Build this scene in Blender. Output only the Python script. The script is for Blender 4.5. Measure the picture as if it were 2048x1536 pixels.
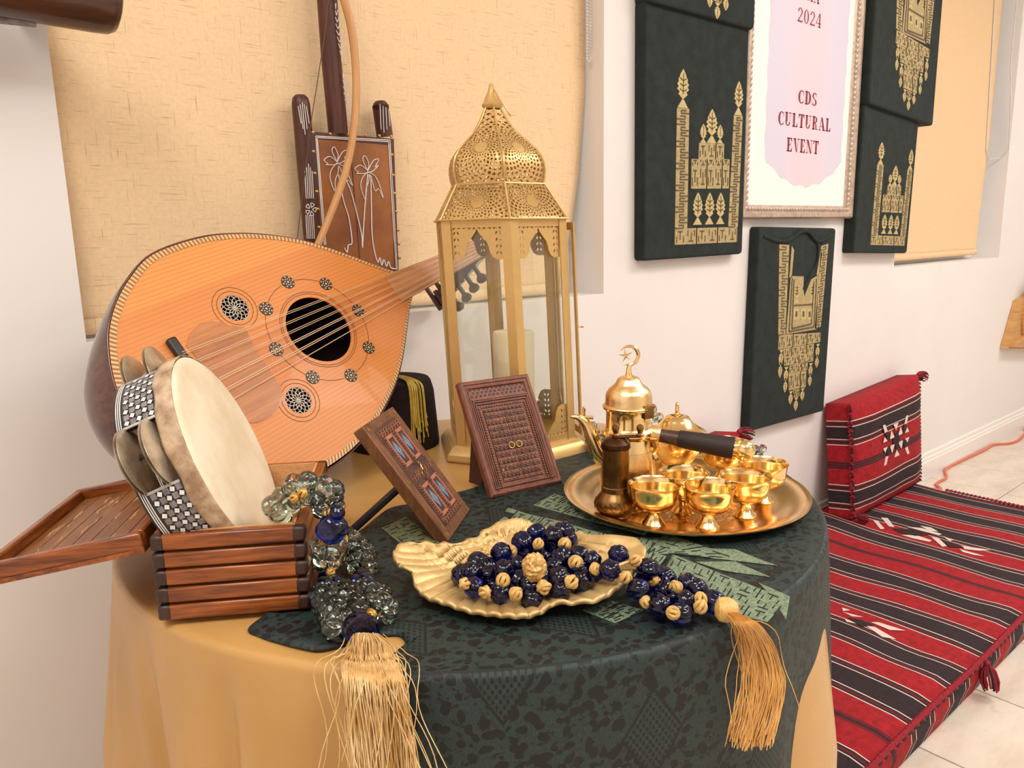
import bpy, bmesh, math, random
import numpy as np
from math import sin, cos, pi, radians, hypot, atan2, sqrt
from mathutils import Vector, Matrix, noise
from mathutils.geometry import tessellate_polygon
random.seed(7)
SC = bpy.context.scene
COL = SC.collection
for o in list(bpy.data.objects): bpy.data.objects.remove(o)

# ---------------------------------------------------------------- camera
FPX, PITCH, ROLL, YAW, HC = 1538.0, .192, -.021, .70, 1.11
def cam_matrix():
    right = Vector((cos(YAW), -sin(YAW), 0)); f0 = Vector((sin(YAW), cos(YAW), 0)); up = Vector((0, 0, 1))
    fwd = f0*cos(PITCH) - up*sin(PITCH); uc = f0*sin(PITCH) + up*cos(PITCH)
    c, s = cos(ROLL), sin(ROLL)
    return right*c + uc*s, -right*s + uc*c, fwd
CR, CU, CF = cam_matrix()
CAM = Vector((0, 0, HC))
cd = bpy.data.cameras.new('camera'); co = bpy.data.objects.new('camera', cd); COL.objects.link(co)
m3 = Matrix((CR, CU, -CF)).transposed()
co.matrix_world = Matrix.Translation(CAM) @ m3.to_4x4()
cd.sensor_width = 36; cd.lens = FPX/2048*36; cd.clip_start = .02; cd.clip_end = 60
cd.dof.use_dof = False
SC.camera = co
# ---------------------------------------------------------------- light and exposure
w = bpy.data.worlds.new('world'); SC.world = w; w.use_nodes = True
w.node_tree.nodes['Background'].inputs[0].default_value = (1.0, .95, .9, 1)
w.node_tree.nodes['Background'].inputs[1].default_value = 1.0
SC.view_settings.view_transform = 'Standard'; SC.view_settings.look = 'None'
SC.view_settings.gamma = 1; SC.view_settings.use_curve_mapping = False
SC.view_settings.exposure = 0.38
LIGHTS = [(2.6, -.25, 1.2, .6, 21), (.9, -.9, 1.2, .6, 14), (4.6, -.25, 1.2, .6, 15), (-.5, .1, .6, 1.2, 14), (2.6, -2.2, 1.2, .6, 12)]
for (x, y, sx, sy, pw) in LIGHTS:
    l = bpy.data.lights.new('ceiling_panel_light', 'AREA'); l.shape = 'RECTANGLE'; l.size = sx; l.size_y = sy
    l.energy = pw; l.color = (1.0, .968, .935)
    lo = bpy.data.objects.new('ceiling_panel_light', l); COL.objects.link(lo); lo.location = (x, y, 2.655)

# ---------------------------------------------------------------- helpers
def ray(x, y): return CR*((x-1024)/FPX) + CU*(-(y-768)/FPX) + CF
def onz(x, y, z): d = ray(x, y); return CAM + d*((z-HC)/d.z)
def ony(x, y, Y): d = ray(x, y); return CAM + d*(Y/d.y)
def onpl(x, y, P, n): d = ray(x, y); return CAM + d*((Vector(P)-CAM).dot(n)/d.dot(n))
def frame(o, X, Y, Z):
    return Matrix(((X[0], Y[0], Z[0], o[0]), (X[1], Y[1], Z[1], o[1]), (X[2], Y[2], Z[2], o[2]), (0, 0, 0, 1)))
def T(x, y, z): return Matrix.Translation((x, y, z))
def RZ(a): return Matrix.Rotation(a, 4, 'Z')
def align(p, d):
    d = Vector(d).normalized(); q = Vector((0, 0, 1)).rotation_difference(d)
    return Matrix.Translation(p) @ q.to_matrix().to_4x4()

class MB:
    def __init__(s, M=None): s.V = []; s.F = []; s.U = []; s.MI = []; s.M = M or Matrix(); s.mi = 0
    def v(s, p, uv=None):
        q = s.M @ Vector(p); s.V.append(q); s.U.append(uv if uv else (p[0], p[1])); return len(s.V)-1
    def f(s, *i): s.F.append(tuple(i)); s.MI.append(s.mi)
    def box(s, c, z, R=None):
        R = R or Matrix(); h = [k/2 for k in z]; b = []
        for sx, sy, sz in ((-1,-1,-1),(1,-1,-1),(1,1,-1),(-1,1,-1),(-1,-1,1),(1,-1,1),(1,1,1),(-1,1,1)):
            p = R @ Vector((sx*h[0], sy*h[1], sz*h[2])); b.append(s.v((c[0]+p.x, c[1]+p.y, c[2]+p.z)))
        for q in ((0,3,2,1),(4,5,6,7),(0,1,5,4),(1,2,6,5),(2,3,7,6),(3,0,4,7)): s.f(*[b[k] for k in q])
    def bx(s, x0, x1, y0, y1, z0, z1): s.box(((x0+x1)/2, (y0+y1)/2, (z0+z1)/2), (abs(x1-x0), abs(y1-y0), abs(z1-z0)))
    def lathe(s, prof, n=40, c=(0, 0, 0), A=None, lobes=0, la=0., a0=0., flip=False):
        A = A or Matrix(); rows = []
        for k, (r, z) in enumerate(prof):
            if r < 1e-6: rows.append([s.v(A @ Vector((c[0], c[1], c[2]+z)), (0, z))]); continue
            row = []
            for i in range(n):
                t = a0+2*pi*i/n; rr = r*(1+la*(abs(cos(lobes*t/2))-.6)) if lobes else r
                row.append(s.v(A @ Vector((c[0]+rr*cos(t), c[1]+rr*sin(t), c[2]+z)), (i/n, z)))
            rows.append(row)
        for a, b in zip(rows, rows[1:]):
            for i in range(n):
                j = (i+1) % n
                if len(a) == 1 and len(b) == 1: continue
                if len(a) == 1: s.f(a[0], b[j], b[i])
                elif len(b) == 1: s.f(a[i], a[j], b[0])
                else: s.f(a[i], a[j], b[j], b[i])
    def tube(s, P, r, n=8, closed=False, caps=True):
        P = [Vector(p) for p in P]; N = len(P); rf = r if callable(r) else (lambda t: r)
        up = None; rows = []
        for i, p in enumerate(P):
            d = (P[(i+1) % N]-P[i-1]) if closed else (P[min(i+1, N-1)]-P[max(i-1, 0)])
            if d.length < 1e-9: d = Vector((0, 0, 1))
            d.normalize()
            if up is None: up = d.orthogonal().normalized()
            up = (up - d*up.dot(d)); up = up.normalized() if up.length > 1e-6 else d.orthogonal().normalized()
            b = d.cross(up); rr = rf(i/max(1, N-1))
            rows.append([s.v(p+(up*cos(2*pi*k/n)+b*sin(2*pi*k/n))*rr, (k/n, i)) for k in range(n)])
        rng = range(N) if closed else range(N-1)
        for i in rng:
            a = rows[i]; b = rows[(i+1) % N]
            for k in range(n): j = (k+1) % n; s.f(a[k], a[j], b[j], b[k])
        if caps and not closed: s.f(*reversed(rows[0])); s.f(*rows[-1])
    def sph(s, c, r, n=10, m=7, sc=(1, 1, 1), A=None):
        prof = [(r*sin(pi*k/m), -r*cos(pi*k/m)) for k in range(m+1)]; prof[0] = (0, -r); prof[-1] = (0, r)
        A = A or Matrix()
        s.lathe(prof, n, (0, 0, 0), T(*c) @ A @ Matrix.Diagonal((sc[0], sc[1], sc[2], 1)))
    def plate(s, loops, z0, z1, sides=True, bottom=True):
        vs = [[Vector((p[0], p[1], 0)) for p in L] for L in loops]
        tri = tessellate_polygon(vs); flat = [p for L in loops for p in L]
        a = [s.v((p[0], p[1], z1), (p[0], p[1])) for p in flat]
        for t in tri:
            A, B, C = [flat[k] for k in t]
            cr = (B[0]-A[0])*(C[1]-A[1])-(B[1]-A[1])*(C[0]-A[0])
            s.f(*[a[k] for k in (t if cr > 0 else t[::-1])])
        if z0 is None: return
        b = [s.v((p[0], p[1], z0), (p[0], p[1])) for p in flat]
        if bottom:
            for t in tri:
                A, B, C = [flat[k] for k in t]
                cr = (B[0]-A[0])*(C[1]-A[1])-(B[1]-A[1])*(C[0]-A[0])
                s.f(*[b[k] for k in (t[::-1] if cr > 0 else t)])
        o = 0
        for L in loops:
            n = len(L); ar = sum(L[i][0]*L[(i+1) % n][1]-L[(i+1) % n][0]*L[i][1] for i in range(n))
            hole = o > 0
            for i in range(n):
                j = (i+1) % n; q = (b[o+i], b[o+j], a[o+j], a[o+i])
                s.f(*(q if (ar > 0) != hole else q[::-1]))
            o += n
    def grid(s, fn, nu, nv, uv=None, closed_u=False):
        ids = [[s.v(fn(i/nu, j/nv), uv(i/nu, j/nv) if uv else (i/nu, j/nv)) for j in range(nv+1)] for i in range(nu+(0 if closed_u else 1))]
        for i in range(nu):
            for j in range(nv):
                k = (i+1) % nu if closed_u else i+1
                s.f(ids[i][j], ids[k][j], ids[k][j+1], ids[i][j+1])
        return ids

def wloc(o):
    p = Vector((0, 0, 0))
    while o: p += o.location; o = o.parent
    return p
def obj(name, mb, mat, parent=None, base=None, smooth=True, sharp=35, bevel=0, label=None, kind=None, thick=0, sub=0, recalc=True):
    me = bpy.data.meshes.new(name)
    off = wloc(parent) if parent else Vector((0, 0, 0))
    if base is not None: off = off*0 + Vector(base)
    me.from_pydata([v-off for v in mb.V], [], mb.F)
    uvl = me.uv_layers.new(name='UVMap')
    li = np.empty(len(me.loops), dtype=np.int32); me.loops.foreach_get('vertex_index', li)
    ua = np.array(mb.U, dtype=np.float32)[li]; uvl.data.foreach_set('uv', ua.ravel())
    mats = mat if isinstance(mat, (list, tuple)) else [mat]
    for m in mats: me.materials.append(m)
    if len(mats) > 1: me.polygons.foreach_set('material_index', np.array(mb.MI, dtype=np.int32))
    if recalc:
        bm = bmesh.new(); bm.from_mesh(me); bmesh.ops.recalc_face_normals(bm, faces=bm.faces); bm.to_mesh(me); bm.free()
    if smooth:
        me.shade_smooth(); me.set_sharp_from_angle(angle=radians(sharp))
    me.update()
    o = bpy.data.objects.new(name, me); COL.objects.link(o)
    if parent: o.parent = parent; o.location = (0, 0, 0) if base is None else off-wloc(parent)
    else: o.location = off
    if thick: md = o.modifiers.new('thickness', 'SOLIDIFY'); md.thickness = thick; md.offset = 0
    if bevel:
        md = o.modifiers.new('bevel', 'BEVEL'); md.width = bevel; md.segments = 2; md.limit_method = 'ANGLE'; md.angle_limit = radians(40)
    if sub: md = o.modifiers.new('sub', 'SUBSURF'); md.levels = sub; md.render_levels = sub
    if label: o['label'] = label
    if kind: o['kind'] = kind
    return o
def thing(name, label, cat, loc=(0, 0, 0), group=None):
    o = bpy.data.objects.new(name, None); COL.objects.link(o); o.location = loc; o.empty_display_size = .02
    o['label'] = label; o['category'] = cat
    if group: o['group'] = group
    return o
def tag(o, label, cat, group=None, kind=None):
    o['label'] = label; o['category'] = cat
    if group: o['group'] = group
    if kind: o['kind'] = kind
    return o
def struct(name, mb, mat, **k):
    o = obj(name, mb, mat, **k); o['kind'] = 'structure'; return o
def place(mesh_obj, name, parent, M):
    """a further piece that shares the mesh of mesh_obj, put at world matrix M under parent"""
    o = bpy.data.objects.new(name, mesh_obj.data); COL.objects.link(o); o.parent = parent
    loc, rot, sc = M.decompose(); o.location = loc - wloc(parent)
    o.rotation_mode = 'QUATERNION'; o.rotation_quaternion = rot; o.scale = sc
    return o

# ---------------------------------------------------------------- materials
def lin(c): return tuple(((k/255)/12.92 if k <= 10.31 else (((k/255)+.055)/1.055)**2.4) for k in c)+(1,)
class NT:
    def __init__(s, name):
        s.m = bpy.data.materials.new(name); s.m.use_nodes = True; s.t = s.m.node_tree; s.N = s.t.nodes; s.L = s.t.links
        s.b = s.N['Principled BSDF']
    def n(s, typ, **k):
        x = s.N.new(typ)
        for a, b in k.items():
            if a.startswith('i_'):
                kk = a[2:]; kk = int(kk) if kk.isdigit() else kk.replace('_', ' ')
                x.inputs[kk].default_value = b
            else: setattr(x, a, b)
        return x
    def l(s, a, b): s.L.new(a, b)
    def co(s, kind='Object', scale=(1, 1, 1), rot=(0, 0, 0)):
        c = s.n('ShaderNodeTexCoord'); src = c.outputs[kind]
        if any(rot): mr = s.n('ShaderNodeMapping'); mr.inputs['Rotation'].default_value = rot; s.l(src, mr.inputs[0]); src = mr.outputs[0]
        mp = s.n('ShaderNodeMapping'); mp.inputs['Scale'].default_value = scale
        s.l(src, mp.inputs[0]); return mp.outputs[0]
    def ramp(s, fac, stops, interp='LINEAR'):
        r = s.n('ShaderNodeValToRGB'); e = r.color_ramp.elements; r.color_ramp.interpolation = interp
        while len(e) < len(stops): e.new(.5)
        for k, (p, c) in enumerate(stops): e[k].position = p; e[k].color = c
        s.l(fac, r.inputs[0]); return r.outputs[0]
    def mix(s, fac, a, b, typ='MIX'):
        x = s.n('ShaderNodeMix'); x.data_type = 'RGBA'; x.blend_type = typ
        for sock, v in ((x.inputs[0], fac), (x.inputs[6], a), (x.inputs[7], b)):
            if isinstance(v, (float, int, tuple)): sock.default_value = v
            else: s.l(v, sock)
        return x.outputs[2]
    def math(s, op, a, b=0.):
        x = s.n('ShaderNodeMath'); x.operation = op
        for sock, v in ((x.inputs[0], a), (x.inputs[1], b)):
            if isinstance(v, (float, int)): sock.default_value = v
            else: s.l(v, sock)
        return x.outputs[0]
    def noise(s, vec, scale=5, detail=4, rough=.6):
        x = s.n('ShaderNodeTexNoise'); x.inputs['Scale'].default_value = scale; x.inputs['Detail'].default_value = detail; x.inputs['Roughness'].default_value = rough
        s.l(vec, x.inputs['Vector']); return x.outputs[0]
    def bump(s, h, st=.3, d=.001):
        x = s.n('ShaderNodeBump'); x.inputs['Strength'].default_value = st; x.inputs['Distance'].default_value = d
        s.l(h, x.inputs['Height']); s.l(x.outputs[0], s.b.inputs['Normal'])
    def set(s, color=None, rough=None, metal=None, **k):
        for nm, v in (('Base Color', color), ('Roughness', rough), ('Metallic', metal)):
            if v is None: continue
            if isinstance(v, (float, int, tuple)): s.b.inputs[nm].default_value = v
            else: s.l(v, s.b.inputs[nm])
        for a, v in k.items(): s.b.inputs[a.replace('_', ' ')].default_value = v
        return s.m
def plain(name, c, rough=.6, metal=0., var=.12, vs=30, bump=.15, bs=400, c2=None, **k):
    t = NT(name); v = t.co('Object'); n1 = t.noise(v, vs, 4)
    c = lin(c); d = lin(c2) if c2 else tuple(x*(1-var) for x in c[:3])+(1,)
    colr = t.ramp(n1, [(.35, d), (.62, c)])
    if bump: t.bump(t.noise(v, bs, 3), bump, .0006)
    return t.set(colr, rough, metal, **k)
def wood(name, c, dark, scale=(2, 60, 60), rough=.4, bump=.2, coord='Object', rot=(0, 0, 0), lo=.35, hi=.65, coat=0.):
    t = NT(name); v = t.co(coord, scale, rot); n1 = t.noise(v, 1.0, 6, .65); n2 = t.noise(v, 4.0, 3, .5)
    f = t.math('MULTIPLY_ADD', n2, .35); t.N[-1].inputs[2].default_value = 0
    s = t.math('ADD', n1, f)
    s = t.math('MULTIPLY', s, .78)
    colr = t.ramp(s, [(lo, lin(dark)), (hi, lin(c))]); t.bump(n2, bump, .0004)
    return t.set(colr, rough, 0., Coat_Weight=coat)
M_wall = plain('wall_paint', (238, 233, 230), .6, vs=3, var=.03, bump=.12, bs=60)
M_trim = plain('trim_paint', (240, 235, 230), .35, vs=3, var=.02, bump=.03, bs=60)
M_ceil = plain('ceiling_paint', (235, 228, 218), .8, vs=3, var=.03)
M_dark = plain('dark_void', (30, 22, 16), .9, bump=0)
def tile_mat():
    t = NT('floor_tile'); v = t.co('Object', (1, 3, 1)); n1 = t.noise(v, 3.5, 6, .65); n2 = t.noise(t.co('Object'), 14, 4)
    c = t.ramp(n1, [(.3, lin((204, 188, 170))), (.5, lin((222, 208, 192))), (.7, lin((232, 222, 208)))])
    c = t.mix(t.ramp(n2, [(.62, (0, 0, 0, 1)), (.75, (.5, .5, .5, 1))]), c, lin((190, 168, 145)))
    t.bump(n2, .05, .001); return t.set(c, .35)
M_tile = tile_mat(); M_grout = plain('grout', (176, 160, 142), .9)
def blind_mat(name, base, dk):
    t = NT(name)
    a = t.noise(t.co('Object', (1, 1, 26)), 17, 3, .6); b = t.noise(t.co('Object', (26, 1, 1)), 15, 3, .6)
    fa = t.ramp(a, [(.60, (0, 0, 0, 1)), (.72, (1, 1, 1, 1))]); fb = t.ramp(b, [(.62, (0, 0, 0, 1)), (.74, (1, 1, 1, 1))])
    f = t.math('MAXIMUM', fa, fb); f = t.math('MULTIPLY', f, .72)
    fine = t.noise(t.co('Object', (1, 1, 1)), 160, 3)
    c = t.mix(f, t.ramp(fine, [(.3, lin(tuple(k*.96 for k in base))), (.7, lin(base))]), lin(dk))
    t.bump(f, .25, .0006); return t.set(c, .8, Sheen_Weight=.1)
M_blind = blind_mat('linen_blind', (244, 212, 168), (170, 120, 80)); M_blind2 = blind_mat('linen_blind_smooth', (240, 204, 158), (226, 184, 136))
g = NT('window_glass'); M_glass = g.set(lin((225, 240, 250)), .02, 0., Transmission_Weight=1.0, IOR=1.45)
M_emit = NT('ceiling_diffuser'); M_emit.b.inputs['Emission Color'].default_value = (1, .95, .88, 1); M_emit.b.inputs["Emission Strength"].default_value = 3.0; M_emit = M_emit.m
M_day = NT('daylight_screen'); M_day.b.inputs['Emission Color'].default_value = (.8, .9, 1, 1); M_day.b.inputs['Emission Strength'].default_value = 1.5; M_day = M_day.m
M_cord = plain('orange_cord', (226, 118, 92), .5)
M_chain = plain('white_plastic', (222, 220, 220), .4)

WY = 1.34; X0, X1, Y0, ZC = -1.6, 6.6, -3.2, 2.7
# ---- wall_back with two window recesses
def wall_xz():
    mb = MB(frame((0, WY, 0), (1, 0, 0), (0, 0, 1), (0, 1, 0)))
    out = [(X0-.1, 0), (X1+.1, 0), (X1+.1, ZC), (X0-.1, ZC)]
    r1 = [(.262, .957), (1.437, .957), (1.437, 2.35), (.262, 2.35)]; r2 = [(3.075, .952), (4.20, .952), (4.20, 2.35), (3.075, 2.35)]
    mb.plate([out, r1, r2], 0, .17); return mb
struct('wall_back', wall_xz(), M_wall, smooth=False, bevel=0)
for i, (a, b, z0) in enumerate(((.262, 1.437, .957), (3.075, 4.20, .952))):
    fr = MB()
    yb = WY+.17
    for (x0, x1, z0_, z1_) in ((a, a+.045, z0, 2.35), (b-.045, b, z0, 2.35), (a+.045, b-.045, z0, z0+.045), (a+.045, b-.045, 2.305, 2.35), ((a+b)/2-.02, (a+b)/2+.02, z0+.045, 2.305)):
        fr.bx(x0, x1, yb-.05, yb, z0_, z1_)
    wf = struct('window_%d' % (i+1), fr, M_trim, smooth=False, bevel=.004)
    pn = MB(); pn.bx(a+.04, b-.04, yb-.028, yb-.022, z0+.04, 2.31); obj('pane', pn, M_glass, wf, smooth=False)
    sl = MB(); sl.bx(a, b, WY+.001, yb-.05, z0-.012, z0+.001)
    struct('trim_%d' % (i+1), sl, M_trim, smooth=False)
fm = MB(); fm.bx(X0, X1, Y0, WY, -.06, -.006); floor = struct('floor', fm, M_grout, smooth=False)
tm = MB(); tm.bx(-.159, .159, -.159, .159, -.006, 0.0); tile0 = None
cnt = 0
for i in range(-10, 17):
    for j in range(-8, 3):
        cx, cy = 1.62+.322*(i+.5), .376+.322*(j+.5)
        if cx < X0+.1 or cx > X1-.1 or cy > WY-.02 or cy < -1.9 or cnt > 250: continue
        if tile0 is None:
            tile0 = obj('tile', tm, M_tile, floor, smooth=False, bevel=.0015); tile0.location = (cx, cy, 0)
        else:
            t = tile0.copy(); COL.objects.link(t); t.parent = floor; t.location = (cx, cy, random.uniform(-.0006, 0)); t.rotation_euler.z = random.choice((0, pi))
        cnt += 1
edge = MB(); edge.bx(X0, X1, 1.342, WY+.1, -.06, -.002); edge.bx(X0, X1, Y0, -1.9, -.012, -.001)
obj('tile', edge, M_tile, floor, smooth=False, label='cut edge tiles')
c_ = MB(); c_.bx(X0-.1, X1+.1, Y0-.1, WY+.17, ZC, ZC+.08); ceil = struct('ceiling', c_, M_ceil, smooth=False)
for nm, q in (('wall_left', (X0-.1, X0, Y0-.1, WY, 0, ZC)), ('wall_right', (X1, X1+.1, Y0-.1, WY, 0, ZC)), ('wall_front', (X0-.1, X1+.1, Y0-.1, Y0, 0, ZC))):
    b = MB(); b.bx(*q); struct(nm, b, M_wall, smooth=False)
for k, (x, y, sx, sy, pw) in enumerate(LIGHTS):
    th = thing('ceiling_light', 'white fluorescent ceiling panel %s' % ('above the tray side of the round table', 'behind the viewer near the table', 'over the far end of the mattress', 'over the wall left of the window', 'deepest in the room behind the viewer')[k], 'light', (x, y, 2.66), 'ceiling panels')
    b = MB(); 
    for q in ((-sx/2-.03, -sx/2, -sy/2-.03, sy/2+.03), (sx/2, sx/2+.03, -sy/2-.03, sy/2+.03), (-sx/2, sx/2, -sy/2-.03, -sy/2), (-sx/2, sx/2, sy/2, sy/2+.03)):
        b.bx(x+q[0], x+q[1], y+q[2], y+q[3], 2.66, 2.70)
    obj('frame', b, M_trim, th, smooth=False)
    b = MB(); b.bx(x-sx/2, x+sx/2, y-sy/2, y+sy/2, 2.672, 2.68); obj('diffuser', b, M_emit, th, smooth=False)
# ---- baseboard: stepped profile run along the wall
bb = MB(); prof = [(0, 0), (-.016, 0), (-.016, .078), (-.012, .084), (-.012, .092), (-.007, .098), (-.006, .112), (0, .118)]
for a, b in zip(prof, prof[1:]):
    i = [bb.v((X0, WY+a[0], a[1])), bb.v((X1, WY+a[0], a[1])), bb.v((X1, WY+b[0], b[1])), bb.v((X0, WY+b[0], b[1]))]; bb.f(*i)
struct('baseboard_back', bb, M_trim, sharp=20)
# ---- roller blinds
def blind(label, x0, edgef, z0, z1, mat, y, n=40):
    th = thing('roller_blind', label, 'blind', ((x0+edgef(z0))/2, y, z0))
    def fn(u, v):
        z = z0+(z1-z0)*v; xr = edgef(z); x = x0+(xr-x0)*u
        curl = max(0, (u-.93)/.07)**2*max(0, 1-(z-z0)/.5)
        return (x, y+.002*sin(7*x+2*z)+.03*curl, z)
    b = MB(); b.grid(fn, n, 40); obj('blind_fabric', b, mat, th, thick=.0012)
    b = MB(); b.grid(lambda u, v: (lambda p: (p[0], p[1]-.0035, p[2]))(fn(u*.999, v*.0185)), 30, 2); obj('hem_bar', b, mat, th, thick=.005)
    return th
zz = [.96, 1.0, 1.08, 1.25, 1.45, 3]; xx = [1.352, 1.366, 1.392, 1.420, 1.4335, 1.4335]
bl1 = blind('wide linen roller blind with slub weave behind the lute', .266, lambda z: float(np.interp(z, zz, xx)), .964, 2.35, M_blind, 1.398)
bl2 = blind('smooth beige roller blind of the far right window', 3.09, lambda z: 4.118, .972, 2.35, M_blind2, 1.398)
ch = MB()
for k in range(110):
    z = 1.52+k*.0075; ch.sph((1.412, 1.372, z), .0028, 6, 4)
    if k > 3: ch.sph((1.424, 1.372, z), .0028, 6, 4)
for k in range(7): a = pi+k*pi/6; ch.sph((1.418+.006*cos(a), 1.372, 1.522+.008*sin(a)), .0028, 6, 4)
obj('bead_chain', ch, M_chain, bl1, kind='stuff')
ch = MB(); P = [ony(2022, 120, WY-.004), ony(2021, 230, WY-.004), ony(2017, 300, WY-.004), ony(2000, 316, 1.37), ony(1978, 318, 1.39), ony(1972, 300, 1.395), ony(1990, 0, 1.395)]
ch.tube([P[0]+Vector((0, 0, .9))]+P+[P[-1]+Vector((0, 0, .4))], .003, 6); obj('pull_cord', ch, M_chain, bl2)

# ---- orange cord lying along the baseboard
pts = [(1.9, 1.30), (2.6, 1.29), (3.30, 1.27), (3.40, 1.22), (3.467, 1.262), (3.589, 1.268), (3.72, 1.316), (3.95, 1.318), (4.17, 1.312), (4.314, 1.315), (4.40, 1.27), (4.516, 1.262), (4.726, 1.29), (4.80, 1.31), (5.3, 1.30)]
def smooth_path(P, n=8):
    P = [Vector(p) for p in P]; out = []
    for i in range(len(P)-1):
        p0, p1, p2, p3 = P[max(i-1, 0)], P[i], P[i+1], P[min(i+2, len(P)-1)]
        for k in range(n):
            t = k/n; out.append(.5*((2*p1)+(p2-p0)*t+(2*p0-5*p1+4*p2-p3)*t*t+(3*p1-p0-3*p2+p3)*t**3))
    out.append(P[-1]); return out
b = MB(); b.tube(smooth_path([(x, y, .006) for x, y in pts]), .006, 8)
tag(obj('extension_cord', b, M_cord, base=(3.4, 1.25, 0)), 'thin orange extension cord lying on the tiles along the baseboard', 'cord')

# ------------------------------------------------------------------ embroidered panels
M_felt = plain('dark_green_fabric', (36, 45, 43), .95, c2=(27, 34, 32), vs=25, bump=.4, bs=250)
M_gold_thread = plain('gold_thread', (186, 166, 120), .7, c2=(164, 144, 100), vs=120, bump=.5, bs=900)
M_pale_thread = plain('pale_gold_thread', (206, 186, 132), .55, c2=(186, 164, 110), vs=120, bump=.5, bs=900)
M_line = plain('dark_thread', (104, 92, 66), .9)
class Motif:
    """pieces in panel coordinates (0..1): gold plates, pale plates, dark lines"""
    def __init__(s): s.g = []; s.p = []; s.d = []
    def quad(s, L, q): L.append(list(q))
    def line(s, a, b, w=.011):
        ax, ay = a; bx, by = b; l = hypot(bx-ax, by-ay) or 1e-6; nx, ny = -(by-ay)/l*w/2, (bx-ax)/l*w/2
        s.d.append([(ax+nx, ay+ny), (bx+nx, by+ny), (bx-nx, by-ny), (ax-nx, ay-ny)])
    def fret(s, q, nu, nv, flip=False, w=.009):
        """q: bl, br, tr, tl; nu x nv hook cells"""
        bl, br, tr, tl = [Vector(p) for p in q]
        P = lambda u, v: tuple((bl*(1-u)*(1-v)+br*u*(1-v)+tr*u*v+tl*(1-u)*v))
        s.g.append([P(0, 0), P(1, 0), P(1, 1), P(0, 1)])
        for i in range(nu):
            for j in range(nv):
                C = lambda a, b: P((i+a)/nu, (j+b)/nv)
                sgn = (i+j) % 2
                f = (lambda a, b: C(1-a, b if nu == 1 else 1-b)) if sgn else C
                if nu > 1: hooks = [[(0, 0), (0, 1)], [(.3, .8), (.7, .8)], [(.5, .8), (.5, .28)], [(.2, .12), (.2, .5)], [(.8, .12), (.8, .5)]]
                else: hooks = [[(0, .02), (.66, .02)], [(.66, .02), (.66, .3)], [(.66, .3), (.3, .3)], [(1, .55), (.34, .55)], [(.34, .55), (.34, .8)], [(.34, .8), (.75, .8)]]
                for hk in hooks: s.line(f(*hk[0]), f(*hk[1]), w*.62)
    def leaf(s, c, h, wd, stem=.22, L=None):
        x, y = c; L = s.p if L is None else L; pts = []; n = 6
        for k in range(n+1):
            t = k/n; ww = wd/2*(sin(pi*(t**.75))*.95+.05) if k < n else 0
            pts.append((x+ww, y+h*stem+h*(1-stem)*t))
            if 0 < k < n-1: pts.append((x+ww*.72, y+h*stem+h*(1-stem)*(t+.07)))
        L.append([(x, y+h*stem)]+pts+[(2*x-a, b) for a, b in reversed(pts[:-1])])
        L.append([(x-wd*.42, y), (x+wd*.42, y), (x, y+h*stem*1.15)])
        s.line((x, y+h*.35), (x, y+h*.9), .006 if abs(h) > .1 else .004)
        for k in range(3 if abs(h) > .1 else 0):
            yy = y+h*(.42+.14*k); s.line((x-wd*.26, yy+h*.06), (x, yy), .005); s.line((x+wd*.26, yy+h*.06), (x, yy), .005)
    def build(s, th, M, W, H, z):
        for nm, L, mat, dz in (('embroidery', s.g, M_gold_thread, .0012), ('leaf_embroidery', s.p, M_pale_thread, .0018), ('stitch_lines', s.d, M_line, .0024)):
            mb = MB(M)
            for q in L: mb.plate([[(a*W, b*H) for a, b in q]], z-.001, z+dz, bottom=False)
            if mb.V: obj(nm, mb, mat, th, smooth=False)
def n1(x, y): return ((x-340)/565*1.0, 1-(y-(30+(x-340)*.21))/(1465-30-(x-340)*.24))
def motif_castle():
    m = Motif(); Q = lambda *pts: [n1(*p) for p in pts]
    m.fret(Q((495, 1378), (862, 1375), (862, 1285), (495, 1283)), 6, 1)
    m.fret(Q((498, 1283), (565, 1283), (565, 605), (500, 600)), 1, 11)
    m.fret(Q((806, 1285), (866, 1285), (876, 645), (822, 640)), 1, 11)
    m.fret(Q((580, 1055), (803, 1058), (803, 930), (580, 925)), 5, 1)
    m.fret(Q((580, 925), (803, 930), (803, 890), (580, 885)), 5, 1)
    m.fret(Q((618, 885), (768, 890), (768, 800), (620, 795)), 3, 1)
    m.leaf(n1(530, 600), .152, .115); m.leaf(n1(848, 640), .145, .10)
    m.leaf(n1(693, 797), .142, .12); m.leaf(n1(645, 795), .078, .07); m.leaf(n1(742, 797), .078, .07)
    for x in (622, 690, 755): m.leaf(n1(x, 1265), .138, .105)
    return m
def n3(x, y): return ((x-170-(1470-y)*0.0)/(545), 1-(y-110)/(1330+(0)*x)+.0)
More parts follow.
